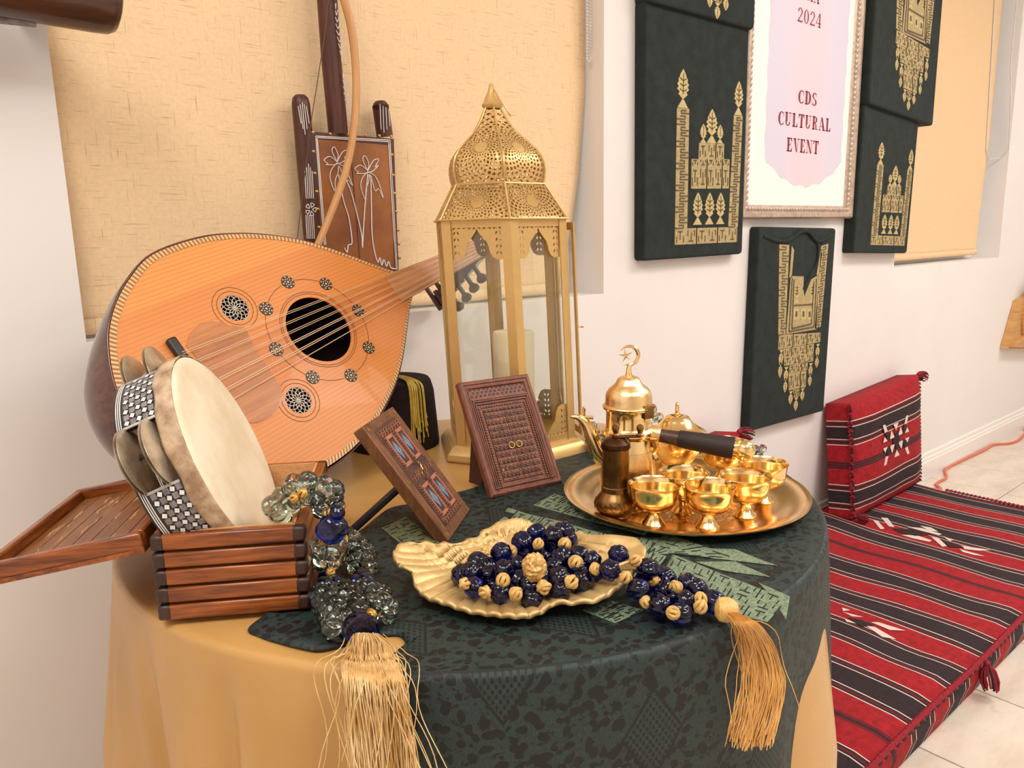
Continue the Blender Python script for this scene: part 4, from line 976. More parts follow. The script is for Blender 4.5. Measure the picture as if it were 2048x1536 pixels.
g = NT('lantern_glass'); M_lglass = g.n('ShaderNodeBsdfTransparent'); gl = g.n('ShaderNodeBsdfGlossy'); gl.inputs['Roughness'].default_value = .03; fz = g.n('ShaderNodeValue'); fz.outputs[0].default_value = .06
mx = g.n('ShaderNodeMixShader'); g.l(fz.outputs[0], mx.inputs[0]); M_lglass.inputs[0].default_value = (.97, .98, .96, 1); g.l(M_lglass.outputs[0], mx.inputs[1]); g.l(gl.outputs[0], mx.inputs[2]); g.l(mx.outputs[0], g.N['Material Output'].inputs[0]); M_lglass = g.m
M_wax = plain('cream_wax', (240, 228, 196), .45, var=.03, bump=.05, Subsurface_Weight=.2)
LC = Vector((.824, .981, .7505)); side = Vector((-cos(YAW), sin(YAW), 0))
SH = Matrix(((1, 0, side.x*.036, 0), (0, 1, side.y*.036, 0), (0, 0, 1, 0), (0, 0, 0, 1)))
MLn = T(*LC) @ SH @ RZ(radians(-121))      # vertex 0 faces the viewer
hexp = lambda R, z, k: Vector((R*cos(k*pi/3), R*sin(k*pi/3), z))
th = thing('hexagonal_lantern', 'tall hexagonal gold metal lantern with a pierced onion dome and glass sides', 'lantern', tuple(LC))
b = MB(MLn); rows = []
for R, z in ((.134, 0), (.136, .004), (.134, .012), (.126, .021), (.119, .025), (.04, .025)): rows.append([b.v(hexp(R, z, k)) for k in range(6)])
for a, c in zip(rows, rows[1:]):
    for k in range(6): j = (k+1) % 6; b.f(a[k], a[j], c[j], c[k])
b.f(*reversed(rows[0])); b.f(*rows[-1]); obj('base', b, M_lgold, th, sharp=25, bevel=.001)
RB, Z0, Z1 = .114, .025, .383
for k in range(6):
    b = MB(MLn); p = hexp(RB, 0, k)
    for sg in (-1, 1):
        R_ = RZ(k*pi/3+sg*pi/3+pi/2*1) ; d = (hexp(RB, 0, k+sg)-p).normalized(); c = p+d*.0075; nrm = Vector((d.y, -d.x, 0))
        if nrm.dot(p) < 0: nrm = -nrm
        b.box((c.x-nrm.x*.001, c.y-nrm.y*.001, (Z0+Z1)/2), (.015, .002, Z1-Z0), RZ(atan2(d.y, d.x)))
    obj('corner_post', b, M_lgold, th, smooth=False)
def facem(k, R=RB):
    a, c = hexp(R, 0, k), hexp(R, 0, k+1); d = (c-a).normalized(); n_ = Vector((d.y, -d.x, 0)); n_ = n_ if n_.dot(a) > 0 else -n_
    return MLn @ frame(a, d, (0, 0, 1), n_), (c-a).length
def lens_hole(x, y, a, l=.0042, w=.0017):
    l *= 1.12; w *= 1.25
    c, s_ = cos(a), sin(a); return [(x+l*c, y+l*s_), (x-w*s_, y+w*c), (x-l*c, y-l*s_), (x+w*s_, y-w*c)]
def arch_panel(b, w, flip=False):
    H = .060; m = w/2; e = .0142
    half = [(e, 0.0), (e+.012, .0), (e+.019, .004), (e+.023, .012), (e+.0245, .019), (e+.027, .026), (e+.033, .032), (m-.003, .0405), (m, .046)]
    pts = half+[(w-x, y) for x, y in reversed(half[:-1])]+[(w-e, H), (e, H)]
    holes = []
    for i in range(10):
        x = e+.005+(w-2*e-.010)*i/9; holes += [lens_hole(x, H-.0055, radians(60 if i % 2 else 120), .0032, .0013), lens_hole(x, H-.0125, radians(-60 if i % 2 else -120), .0032, .0013)]
    for yy in (.040, .030, .020, .010):
        for x0 in (e+.005, w-e-.005-.006):
            holes += [lens_hole(x0, yy, radians(60), .0030, .0013), lens_hole(x0+.006, yy, radians(120), .0030, .0013)]
    if flip: pts = [(x, .060-y) for x, y in pts]; holes = [[(x, .060-y) for x, y in h] for h in holes]; base = Z0
    else: base = Z1-H
    return [[(x, y+base) for x, y in pts]]+[[(x, y+base) for x, y in h] for h in holes]
for k in range(6):
    FM, w_ = facem(k)
    for nm, fl in (('arch_panel', False), ('bottom_bracket', True)):
        b = MB(FM); b.plate(arch_panel(b, w_, fl), -.0045, -.0035); obj(nm, b, M_lgold, th, smooth=False)
    b = MB(FM); b.bx(.012, w_-.012, Z0+.004, Z1-.004, -.009, -.0075); obj('glass_pane', b, M_lglass, th, smooth=False)
    b = MB(FM); b.bx(.01, w_-.01, Z0, Z0+.012, -.004, -.002); b.bx(.01, w_-.01, Z1-.012, Z1, -.004, -.002); obj('rail', b, M_lgold, th, smooth=False, kind='stuff')
# door of the right side standing slightly open
FM, w_ = facem(1); DM = FM @ T(w_, 0, .003) @ Matrix.Rotation(radians(3.5), 4, 'Y') @ T(-w_, 0, 0)
b = MB(DM)
for q in ((-.002, .010, Z0+.004, Z1-.006), (w_-.012, w_, Z0+.004, Z1-.006), (.010, w_-.012, Z0+.004, Z0+.016), (.010, w_-.012, Z1-.018, Z1-.006)): b.bx(q[0], q[1], q[2], q[3], 0, .0025)
dr = obj('door', b, M_lgold, th, smooth=False)
b = MB(DM); b.bx(.008, w_-.010, Z0+.012, Z1-.014, .0008, .0018); obj('glass_pane', b, M_lglass, dr, smooth=False)
b = MB(DM); b.tube([(.002, .21, .003), (.002, .21, .008), (-.006, .21, .009)], .0014, 6); obj('latch', b, M_lgold, dr)
roof = [(.117, .383), (.113, .386), (.0805, .437)]
dome = [(.0805, .437), (.0785, .4375), (.081, .447), (.0825, .458), (.0815, .469), (.0775, .480), (.068, .492), (.057, .502), (.046, .511), (.036, .520), (.0275, .531), (.0205, .542), (.0155, .552), (.0125, .557)]
def hexshell(prof, nm):
    for k in range(6):
        b = MB(MLn); a = []; s_ = 0; L = [0]
        for (r0, z0), (r1, z1) in zip(prof, prof[1:]): L.append(L[-1]+hypot(r1-r0, z1-z0))
        mid = L[-1]*(.5 if nm == 'eave_panel' else .42); nu = 6
        for (r, z), l in zip(prof, L):
            p, q = hexp(r, z, k), hexp(r, z, k+1); row = []
            for i in range(nu+1): row.append(b.v(p.lerp(q, i/nu), ((i/nu-.5)*r*1.0, l-mid)))
            a.append(row)
        for x, y in zip(a, a[1:]):
            for i in range(nu): b.f(x[i], x[i+1], y[i+1], y[i])
        obj(nm, b, M_pierced, th, thick=.0006, sharp=50)
hexshell(roof, 'eave_panel'); hexshell(dome, 'dome_panel')
for prof, r_ in ((roof, .0016), (dome, .0015)):
    for k in range(6): b = MB(MLn); b.tube([hexp(r+.0006, z, k) for r, z in prof], r_, 5); obj('seam', b, M_lgold, th)
for R, z in ((.1175, .383), (.081, .437)):
    b = MB(MLn); b.tube([hexp(R, z, k+f_/4) if False else hexp(R, z, k).lerp(hexp(R, z, k+1), f_/4) for k in range(6) for f_ in range(4)], .0016, 6, closed=True); obj('rim', b, M_lgold, th)
b = MB(MLn); b.lathe([(.0125, .555), (.0165, .559), (.017, .562), (.0145, .565), (.006, .582), (.0035, .592), (0, .595)], 12); obj('finial', b, M_lgold, th, sharp=40)
b = MB(MLn); c = Vector((.0, .004, .585)); D1 = Vector((.25, .55, -1)).normalized(); D2 = Vector((.9, -.3, .1)).normalized()
b.tube([c+D1*.024+D1*.024*-cos(a)+D2*.011*sin(a) for a in [2*pi*i/28 for i in range(28)]], .0012, 6, closed=True); obj('hanging_ring', b, M_lgold, th)
b = MB(T(*LC)); cs = Vector((.004, -.004, 0)); prof = [(0, .026), (.034, .026), (.0345, .03), (.0345, .196), (.033, .2005), (.030, .201), (.010, .197), (0, .196)]
b.lathe(prof, 48, tuple(cs)); tag(obj('pillar_candle', b, M_wax, base=tuple(LC+Vector((0, 0, .026))), sharp=50), 'thick cream pillar candle standing inside the gold lantern', 'candle')

# ================================================================== carved plaques
M_carv = wood('carved_redwood', (132, 78, 58), (92, 50, 38), (60, 60, 12), .5, .3); M_carvd = plain('carved_recess_wood', (74, 38, 28), .6); M_carvl = plain('carved_highlight_wood', (150, 94, 66), .5, c2=(118, 68, 48), vs=60)
M_worn = plain('worn_patch_wood', (186, 126, 84), .6)
def rope(mb, p0, p1, r, n, z):
    p0, p1 = Vector(p0), Vector(p1); d = (p1-p0)/n; an = atan2(d.y, d.x)
    for k in range(n): c = p0+d*(k+.5); mb.sph((c.x, c.y, z), r, 6, 4, (1.25*d.length/2/r if False else 1.0, .45, .5), RZ(an+radians(38)))
P1, P2 = Vector((.6264, .7928, .754)), Vector((.7447, .7747, .754)); X = (P2-P1).normalized(); Y = Vector((.0137, .0889, .149)); Y = (Y-X*Y.dot(X)).normalized(); Zn = X.cross(Y)
MA = frame(P1, X, Y, Zn); W, H = .1197, .173
th = thing('carved_door_plaque', 'reddish carved wooden plaque of a studded double door standing by the lantern', 'plaque', tuple(P1+X*W/2))
b = MB(MA)
def stepped(b, W, H, prof, z_in):
    rings = [[b.v((k, k, -.010)), b.v((W-k, k, -.010)), b.v((W-k, H-k, -.010)), b.v((k, H-k, -.010))] for k in (0,)]
    for k, z in prof: rings.append([b.v(p) for p in ((k, k, z), (W-k, k, z), (W-k, H-k, z), (k, H-k, z))])
    for a, c in zip(rings, rings[1:]):
        for i in range(4): j = (i+1) % 4; b.f(a[i], a[j], c[j], c[i])
    b.f(*reversed(rings[0])); b.f(*rings[-1])
stepped(b, W, H, [(0, 0), (.003, .003), (.006, .003), (.007, .001), (.0095, .001), (.0105, .003), (.012, .003), (.013, 0)], 0); fr = obj('frame_board', b, M_carv, th, sharp=20, bevel=.0006)
b = MB(MA)
for k in range(13):
    for j in range(3):
        x = .016+k*.00725+(j % 2)*.0036; y = H-.014-j*.0052
        if x < W-.014: b.plate([[(x-.0026, y), (x, y-.0022), (x+.0026, y), (x, y+.0022)]], .0, .0004)
obj('lattice_holes', b, M_carvd, th, smooth=False, kind='stuff')
b = MB(MA)
for y in (H-.0305, H-.0330): b.bx(.013, W-.013, y-.0008, y+.0008, 0, .0028)
iw = (.0195, W-.0195, .011, H-.039)
for q in ((.0135, .0150, .008, H-.0335), (W-.0150, W-.0135, .008, H-.0335), (.0225-.006, .0180, .010, H-.037), (W-.0180, W-.0165, .010, H-.037), (.0165, W-.0165, H-.0380, H-.0365)): b.bx(*q, 0, .0026)
obj('moulding', b, M_carv, th, smooth=False, kind='stuff')
b = MB(MA)
rope(b, (.0212, .012), (.0212, H-.042), .0030, 30, .0012); rope(b, (W-.0212, H-.042), (W-.0212, .012), .0030, 30, .0012); rope(b, (.024, H-.0420), (W-.024, H-.0420), .0030, 16, .0012); rope(b, (.024, .0125), (W-.024, .0125), .0030, 16, .0012)
for x in (.0108, W-.0108): rope(b, (x, .01), (x, H-.04), .0016, 56, .0028)
obj('rope_carving', b, M_carvl, th, kind='stuff')
dx0, dx1, dy0, dy1 = .0265, W-.0265, .018, H-.047
for s_ in (0, 1):
    x0 = dx0+(dx1-dx0)/2*s_; x1 = x0+(dx1-dx0)/2-.0006; b = MB(MA); b.bx(x0, x1, dy0, dy1, 0, .0012); d_ = obj('door_leaf', b, M_carvd, th, smooth=False)
    st_ = MB(MA); sq = MB(MA); wn_ = MB(MA); nx, ny = 5, 22
    for i in range(nx):
        for j in range(ny):
            x, y = x0+(x1-x0)*(i+.5)/nx, dy0+(dy1-dy0)*(j+.5)/ny
            if (j % 2 == 0) or (i % 2 == 0 and (j//2) % 2 == 0) or i % 2 == 1: st_.sph((x, y, .0024), .00150, 6, 4)
            if j % 4 in (0, 2): sq.bx(x-.0030, x+.0030, y-.0022, y+.0022, .0012, .0018)
            if random.random() < (.22 if j < 8 else .03): wn_.bx(x-.0016, x+.0016, y-.0018, y+.0018, .0018, .00205)
    obj('studs', st_, M_carvl, d_, kind='stuff'); obj('straps', sq, M_carvl, d_, smooth=False, kind='stuff'); obj('worn_patches', wn_, M_worn, d_, smooth=False, kind='stuff')
    cx = (dx0+dx1)/2+(.0062 if s_ else -.0062); cy = dy0+(dy1-dy0)*.46
    b = MB(MA); b.tube([(cx+.0045*cos(a), cy+.0045*sin(a), .0045) for a in [2*pi*i/20 for i in range(20)]], .0006, 5, closed=True); b.tube([(cx, cy+.0045, .002), (cx, cy+.0045, .005)], .0009, 5); obj('ring_pull', b, M_brass, d_)
b = MB(); q0 = P1+X*.012+Y*.085-Zn*.011; q1 = onz(953, 968, .7565); b.box(tuple((q0+q1)/2), (.005, .024, (q0-q1).length), (q1-q0).to_track_quat('Z', 'Y').to_matrix().to_4x4()); obj('easel_leg', b, M_carvd, th, smooth=False)
# second plaque
M_pl2 = wood('oiled_plaque_wood', (128, 82, 48), (84, 50, 30), (50, 50, 8), .45, .2); M_pinkw = plain('rose_wood_trim', (176, 112, 86), .5); M_blue = plain('blue_bone_inlay', (118, 148, 176), .4, c2=(96, 122, 150), vs=300, bump=.3)
M_plc = plain('dark_carved_panel', (88, 56, 46), .5, c2=(60, 36, 30), vs=120)
P1, P2 = Vector((.4943, .7093, .754)), Vector((.5781, .7772, .754)); X = (P2-P1).normalized(); Y = Vector((-.0631, .0779, .1379)); Y = (Y-X*Y.dot(X)).normalized(); Zn = X.cross(Y)
MB_ = frame(P1, X, Y, Zn); W, H = .1079, .1705
th = thing('inlaid_window_plaque', 'brown wooden plaque with four blue diamond inlays propped on a stick leg', 'plaque', tuple(P1+X*W/2))
b = MB(MB_); b.bx(0, W, 0, H, -.015, 0); obj('frame_board', b, M_pl2, th, bevel=.0012)
b = MB(MB_); b.bx(.017, W-.017, .014, H-.012, -.001, .0012); pn = obj('carved_panel', b, M_plc, th, bevel=.0006)
for y0, dy in ((.021, .006), (H-.021, -.006), (H/2-.002, 0)):
    b = MB(MB_)
    for k in range(8):
        x = .023+k*.0088
        b.tube([(x+.0034*cos(a), y0+(.0048)*sin(a), .0016) for a in [2*pi*i/12 for i in range(12)]], .0007, 4, closed=True); b.sph((x, y0, .0014), .0016, 6, 4)
    obj('scroll_row', b, M_carvl, pn, kind='stuff')
for ix in (0, 1):
    for iy in (0, 1):
        cx = .0365+ix*.035; cy = .0475+iy*.074
        b = MB(MB_)
        for q in ((cx-.0115, cx-.0085, cy-.021, cy+.021), (cx+.0085, cx+.0115, cy-.021, cy+.021), (cx-.0115, cx+.0115, cy+.018, cy+.0225), (cx-.0115, cx+.0115, cy-.0225, cy-.018)): b.bx(*q, .001, .0030)
        fr_w = obj('window_frame', b, M_pinkw, pn, smooth=False, kind='stuff')
        b = MB(MB_); b.plate([[(cx-.0062, cy), (cx, cy-.0135), (cx+.0062, cy), (cx, cy+.0135)]], .001, .0028); obj('blue_diamond', b, M_blue, pn, smooth=False, label='pale blue diamond inlay')
        b = MB(MB_)
        for k in range(5): b.sph((cx, cy-.005+.0025*k, .003), .0008, 5, 3)
        for k in range(14):
            for sx in (-.0145, .0145): b.sph((cx+sx, cy-.025+.0038*k, .002), .0013, 6, 4)
        obj('bead_carving', b, M_carvl, pn, kind='stuff')
for x, y in ((.008, .007), (W-.008, .007), (.008, H-.007), (W-.008, H-.007), (.007, H/2), (W-.007, H/2)):
    b = MB(MB_); b.plate([circ(x, y, .0032, 10)], 0, .0005); obj('brass_corner', b, M_brass, th, smooth=False)
b = MB(MB_); cx, cy = W/2, H/2-.001
b.tube([(cx-.002+.006*cos(a), cy-.006+.006*sin(a), .0045) for a in [2*pi*i/20 for i in range(20)]], .0006, 5, closed=True); b.tube([(cx, cy-.001, .0045), (cx+.004, cy+.007, .0045)], .0006, 5); b.tube([(cx+.004+.0022*cos(a), cy+.009+.0022*sin(a), .0045) for a in [2*pi*i/14 for i in range(14)]], .0005, 5, closed=True)
obj('ring_latch', b, M_brass, th)
b = MB(); q0 = P1+X*.045+Y*.085-Zn*.015; q1 = onz(703, 1062, .7555); b.tube([q0, q1], .0052, 8); obj('stick_leg', b, M_blackw, th)

# ================================================================== fez
M_fez = plain('black_maroon_felt', (34, 12, 14), .95, c2=(20, 6, 8), vs=80, bump=.5, bs=300); M_yel = plain('yellow_silk_thread', (226, 196, 92), .45, c2=(198, 164, 66), vs=120, bump=0)
FC = Vector((.690, 1.145, .7505)); FM_ = T(*FC) @ Matrix.Diagonal((.905, .905, .95, 1)); th = thing('fez_hat', 'dark felt fez with a yellow silk tassel beside the lantern', 'hat', tuple(FC))
b = MB(FM_); b.lathe([(0, 0), (.086, 0), (.087, .004), (.080, .10), (.0745, .119), (.071, .1235), (0, .126)], 56); obj('hat_body', b, M_fez, th, sharp=50)
b = MB(FM_); rr = random.Random(5)
vd = Vector((CAM.x-FC.x, CAM.y-FC.y, 0)).normalized(); sd = Vector((-vd.y, vd.x, 0))   # towards viewer / to the viewer's left... 
for k in range(34):
    a = rr.uniform(-.15, .32); d = (vd*cos(a)+(-sd if sd.dot(CR) < 0 else sd)*sin(a+.62)).normalized(); L = rr.uniform(.055, .105); j = rr.uniform(-.004, .004)
    P = [Vector((0, 0, .128)), d*.03+Vector((j, j, .131)), d*.062+Vector((j, j, .1285)), d*.078+Vector((j, -j, .122)), d*.084+Vector((j, -j, .105)), d*(.087)+sd*j*1.5+Vector((0, 0, .118-L*.75)), d*.0885+sd*j*2+Vector((0, 0, .118-L))]
    b.tube(smooth_path(P, 4), .0008, 4)
obj('tassel', b, M_yel, th, kind='stuff')
b = MB(FM_); b.sph((0, 0, .128), .006, 10, 6, (1, 1, .5)); obj('top_button', b, M_yel, th)

# ================================================================== brass coffee set
def brass(name, c, rough, c2, **k):
    return plain(name, c, rough, 1.0, c2=c2, vs=22, bump=k.pop('bump', .05), bs=k.pop('bs', 120), **k)
M_gold = brass('polished_gold', (252, 222, 164), .16, (246, 210, 142)); M_tray = brass('tray_gold', (244, 210, 152), .26, (232, 186, 118), bump=.12); M_hamm = brass('hammered_gold', (250, 222, 168), .28, (240, 200, 136), bump=.6, bs=190)
M_anti = brass('antique_brass', (166, 128, 80), .32, (112, 80, 46), bump=.25); M_antid = brass('antique_brass_dark', (88, 60, 42), .4, (56, 36, 24))
M_hw = wood('handle_wood', (88, 54, 40), (56, 32, 24), (20, 60, 60), .4, .15); M_wrap = plain('dark_leather_wrap', (44, 28, 26), .6, bump=.4)
TY = Vector((.8138, .6104, .7545)); ZT = .7565
t = NT('engraved_tray_gold'); c = t.co('Object'); vo = t.n('ShaderNodeTexVoronoi'); vo.inputs['Scale'].default_value = 90; vo.feature = 'DISTANCE_TO_EDGE'; t.l(c, vo.inputs['Vector'])
f_ = t.ramp(vo.outputs[0], [(.04, (1, 1, 1, 1)), (.12, (0, 0, 0, 1))]); t.bump(f_, .5, .0005); M_engr = t.set(t.mix(t.math('MULTIPLY', f_, .5), lin((236, 192, 122)), lin((168, 120, 62))), .25, 1.0)
th = thing('serving_tray', 'round gold tray with a raised rim carrying the coffee set', 'tray', tuple(TY))
b = MB(T(*TY)); b.lathe([(0, 0), (.110, 0), (.128, .001), (.140, .006), (.154, .0095), (.159, .0105), (.1617, .013), (.1617, .0142), (.159, .0135), (.156, .0118), (.150, .0122), (.141, .0088), (.134, .0076), (.128, .0042), (.120, .0034), (.112, .0018), (.100, .0015), (0, .0015)], 120); obj('tray_body', b, M_tray, th, sharp=25)
b = MB(T(*TY)); b.lathe([(0, .0018), (.096, .0018), (.098, .0015)], 80); obj('engraved_center', b, M_engr, th)
def cup(px, py, label, R=.0318, h=.052, base=None):
    c = onz(px, py, ZT) if base is None else Vector(base); c.z = ZT; s = R/.0318; k = h/.052
    th = thing('footed_cup', label, 'cup', tuple(c), 'footed gold coffee cups')
    b = MB(T(*c)); b.lathe([(r*s, z*k) for r, z in ((0, .019), (.010, .0185), (.020, .0215), (.0265, .028), (.0288, .036), (.0296, .044), (.0305, .0485), (.0322, .0518), (.0318, .0526), (.0298, .0500), (.0284, .044), (.0274, .036), (.025, .029), (.019, .0232), (.010, .0205), (0, .0202))], 48); obj('bowl', b, M_gold, th, sharp=40)
    b = MB(T(*c)); b.lathe([(r*s, z*k) for r, z in ((0, 0), (.0142, 0), (.0146, .0012), (.0135, .0028), (.0105, .006), (.0078, .0105), (.0068, .0145), (.0078, .0165), (.011, .0182), (.010, .0188), (0, .019))], 32, lobes=10, la=.06); obj('foot', b, M_gold, th, sharp=40)
    return th
cup(1308, 1048, 'footed gold cup at the front left of the tray beside the mill')
cup(1415, 1052, 'footed gold cup in the middle of the front row')
cup(1366, 1022, 'footed gold cup standing behind the two front cups')
cup(1489, 1030, 'footed gold cup at the right end of the front row')
cup(1524, 1001, 'footed gold cup farthest right near the tray rim')
c = onz(1445, 962, ZT); cup(0, 0, 'footed gold cup behind the pot handle partly hidden', .0345, .058, c)
# lidded bowl
c = onz(1352, 934, ZT); c.z = ZT+.0015; th = thing('lidded_sugar_bowl', 'round lidded gold sugar bowl with a twisted finial behind the cups', 'bowl', tuple(c))
b = MB(T(*c)); b.lathe([(0, 0), (.021, 0), (.023, .003), (.021, .006), (.030, .016), (.0385, .030), (.0410, .042), (.0405, .049), (.0425, .052), (0, .052)], 56); obj('bowl_body', b, M_gold, th, sharp=40)
b = MB(T(*c)); b.lathe([(0, .052), (.0435, .052), (.0445, .0535), (.042, .0565), (.033, .062), (.026, .0665), (.021, .073), (.0165, .0785), (.010, .0805), (0, .081)], 56); obj('lid', b, M_gold, th, sharp=40)
b = MB(T(*c)); b.lathe([(0, .080), (.006, .080), (.006, .082), (.003, .0835), (.0026, .086), (.0034, .088), (.0026, .090), (.0034, .092), (.0026, .094), (.0034, .096), (.002, .099), (0, .100)], 12); obj('finial', b, M_gold, th)
# coffee pot
PC = Vector((.7450, .6500, ZT)); th = thing('coffee_pot', 'gold coffee pot with curved spout, crescent finial and long dark handle', 'coffee pot', tuple(PC))
b = MB(T(*PC)); b.lathe([(0, .001), (.034, 0), (.0350, .003), (.0342, .006), (.0355, .012), (.0365, .022), (.0360, .036), (.0340, .056), (.0320, .074), (.0305, .086), (.0300, .090), (.0335, .093), (.0350, .096), (.0345, .100), (.0305, .1035), (.0292, .106), (.0292, .124), (.0300, .127), (.0330, .1285), (.0332, .1300), (0, .1300)], 72); obj('body', b, M_gold, th, sharp=30)
b = MB(T(*PC)); b.lathe([(.0358, .012), (.0369, .022), (.0364, .036), (.0346, .056), (.0326, .074)], 72, lobes=24, la=.02); obj('engraved_band', b, M_hamm, th)
b = MB(T(*PC) @ T(0, 0, .1305-.135*.73) @ Matrix.Diagonal((1, 1, .73, 1))); b.lathe([(0, .135), (.0335, .135), (.0340, .1365), (.0330, .1385), (.0306, .1405), (.0300, .148), (.0300, .155), (.0290, .161), (.0255, .168), (.0200, .174), (.0165, .179), (.0150, .184), (.0125, .188), (.0075, .190), (.0045, .192), (.0042, .1955), (0, .1955)], 64); lid_ = obj('domed_lid', b, M_hamm, th, sharp=35)
b = MB(T(*PC))
rt = Vector((CR.x, CR.y, 0)).normalized()
def cres(a, r): return Vector((0, 0, .1975))+rt*r*cos(a)+Vector((0, 0, 1))*r*sin(a)
b.tube([Vector((0, 0, .173)), Vector((0, 0, .180)), Vector((0, 0, .1858))+rt*.002], lambda t_: .0038-.001*t_, 8)
b.tube([cres(radians(-135+i*270/24)+.25, .0122) for i in range(25)], lambda t_: .0006+.0021*sin(pi*t_), 8)
obj('crescent', b, M_gold, lid_); b = MB(T(*PC))
for i in range(5):
    a = radians(90+i*72+10); p = cres(a, .0088)-rt*.004; q = Vector((0, 0, .1975))-rt*.004; b.tube([q, p], lambda t_: .0018-.0014*t_, 5)
obj('star', b, M_gold, lid_)
lf = Vector((-CR.x, -CR.y, 0)).normalized()
b = MB(T(*PC)); b.box(tuple(-lf*.022+(-Vector((CF.x, CF.y, 0)).normalized())*.024+Vector((0, 0, .1280))), (.014, .004, .017), RZ(atan2(rt.y, rt.x)+.45)); b.tube([-lf*.016-Vector((CF.x, CF.y, 0)).normalized()*.0275+Vector((0, 0, .1330)), -lf*.031-Vector((CF.x, CF.y, 0)).normalized()*.018+Vector((0, 0, .1345))], .0026, 8); obj('hinge', b, M_anti, th, bevel=.0006)
b = MB(T(*PC)); sp_ = [lf*.030+Vector((0, 0, .060)), lf*.040+Vector((0, 0, .072)), lf*.0475+Vector((0, 0, .090)), lf*.054+Vector((0, 0, .106)), lf*.064+Vector((0, 0, .1165)), lf*.076+Vector((0, 0, .1185))]
b.tube(smooth_path(sp_, 6), lambda t_: .0125*(1-t_)**.8+.0012, 14); obj('spout', b, M_gold, th)
b = MB(T(*PC)); b.tube([lf*.066+Vector((0, 0, .1175)), lf*.046+Vector((0, 0, .1165))], lambda t_: .0025, 8); 
b.tube([lf*.061+Vector((0, 0, .118)), lf*.0605+Vector((0, 0, .128)), lf*.0585+Vector((0, 0, .1315)), lf*.0570+Vector((0, 0, .128)), lf*.0575+Vector((0, 0, .119))], .0015, 6); obj('spout_cover', b, M_gold, th)
hE = onz(1488, 900, .838); hS = PC+(Vector((hE.x, hE.y, 0))-Vector((PC.x, PC.y, 0))).normalized()*.030; hS.z = .852; hd = (hE-hS)
b = MB(); b.tube([hS-hd.normalized()*.004, hS+hd*.06, hS+hd*.10], lambda t_: .013-.003*t_, 12)
hb = hS.copy(); b.tube([hb+Vector((0, 0, .004)), hb+hd*.06+Vector((0, 0, -.016)), hb+hd*.015+Vector((0, 0, -.026)), hb+hd*.05+Vector((0, 0, -.032))], lambda t_: .007-.003*t_, 8); obj('handle_socket', b, M_hamm, th)
b = MB(); b.tube([hS+hd*f_ for f_ in (.09, .2, .30)], lambda t_: .0088+.001*t_, 16); obj('handle_grip', b, M_hw, th)
b = MB(); b.tube([hS+hd*f_ for f_ in (.295, .31, .5, .7, .90)], lambda t_: .0100+.0046*t_, 18); wr = obj('leather_wrap', b, M_wrap, th)
b = MB()
for k in range(8):
    c = hS+hd*(.34+k*.075)+Vector((0, 0, .0105+k*.0005)); b.box(tuple(c), (.006, .0016, .0008), RZ(atan2(hd.y, hd.x)))
obj('stitches', b, M_hw, wr, smooth=False, kind='stuff')
b = MB(); b.sph(tuple(hE), .0140, 24, 16, (1, 1, 1)); b.tube([hS+hd*.89, hS+hd*.93], .0146, 20); obj('brass_knob', b, M_gold, th)
# pepper and coffee mill
GC = Vector((.6925, .6245, ZT)); th = thing('brass_mill', 'antique dark brass hand mill with a folded crank at the left of the tray', 'mill', tuple(GC))
b = MB(T(*GC)); b.lathe([(0, 0), (.0155, 0), (.0165, .002), (.0155, .004), (.021, .008), (.0248, .0125), (.0262, .018), (.0255, .022), (.0225, .028), (.0185, .0325), (.0172, .0350), (0, .035)], 48, lobes=16, la=.015); obj('bulb_base', b, M_anti, th, sharp=40)
b = MB(T(*GC)); b.lathe([(0, .035), (.0178, .035), (.0178, .041), (.0166, .042), (.0164, .046), (.0164, .088), (.0170, .090), (.0178, .0905), (0, .091)], 48); obj('cylinder', b, M_anti, th, sharp=30)
b = MB(T(*GC)); b.lathe([(0, .091), (.0182, .091), (.0184, .093), (.0180, .097), (.0135, .1015), (.0105, .103), (.0045, .104), (.0042, .107), (0, .107)], 40); obj('cap', b, M_antid, th, sharp=35)
b = MB(T(*GC)); d = rt.copy(); b.box(tuple(d*.014+Vector((0, 0, .1045))), (.034, .010, .0018), RZ(atan2(d.y, d.x))); crk = obj('crank', b, M_antid, th, bevel=.0006)
for p, nm in ((Vector((0, 0, .105)), 'knob'), (d*.030+Vector((0, 0, .1045)), 'knob')):
    b = MB(T(*(GC+p))); b.lathe([(0, 0), (.0045, 0), (.0050, .002), (.0028, .004), (.0040, .0075), (.0048, .0105), (.0042, .0135), (.002, .0152), (0, .0156)], 16); obj(nm, b, M_anti, crk)
b = MB(T(*GC))
for k in range(14):
    a = k*2*pi/14
    b.tube([(.0238*cos(a+.0), .0238*sin(a+.0), .0255), (.0266*cos(a+.08), .0266*sin(a+.08), .0185), (.0252*cos(a+.2), .0252*sin(a+.2), .0128)], .0009, 5); b.tube([(.0258*cos(a+.2+.1*cos(q)), .0258*sin(a+.2+.1*cos(q)), .0205+.0028*sin(q)) for q in [i*2*pi/8 for i in range(8)]], .0006, 4, closed=True)
obj('scroll_relief', b, M_anti, th, kind='stuff')
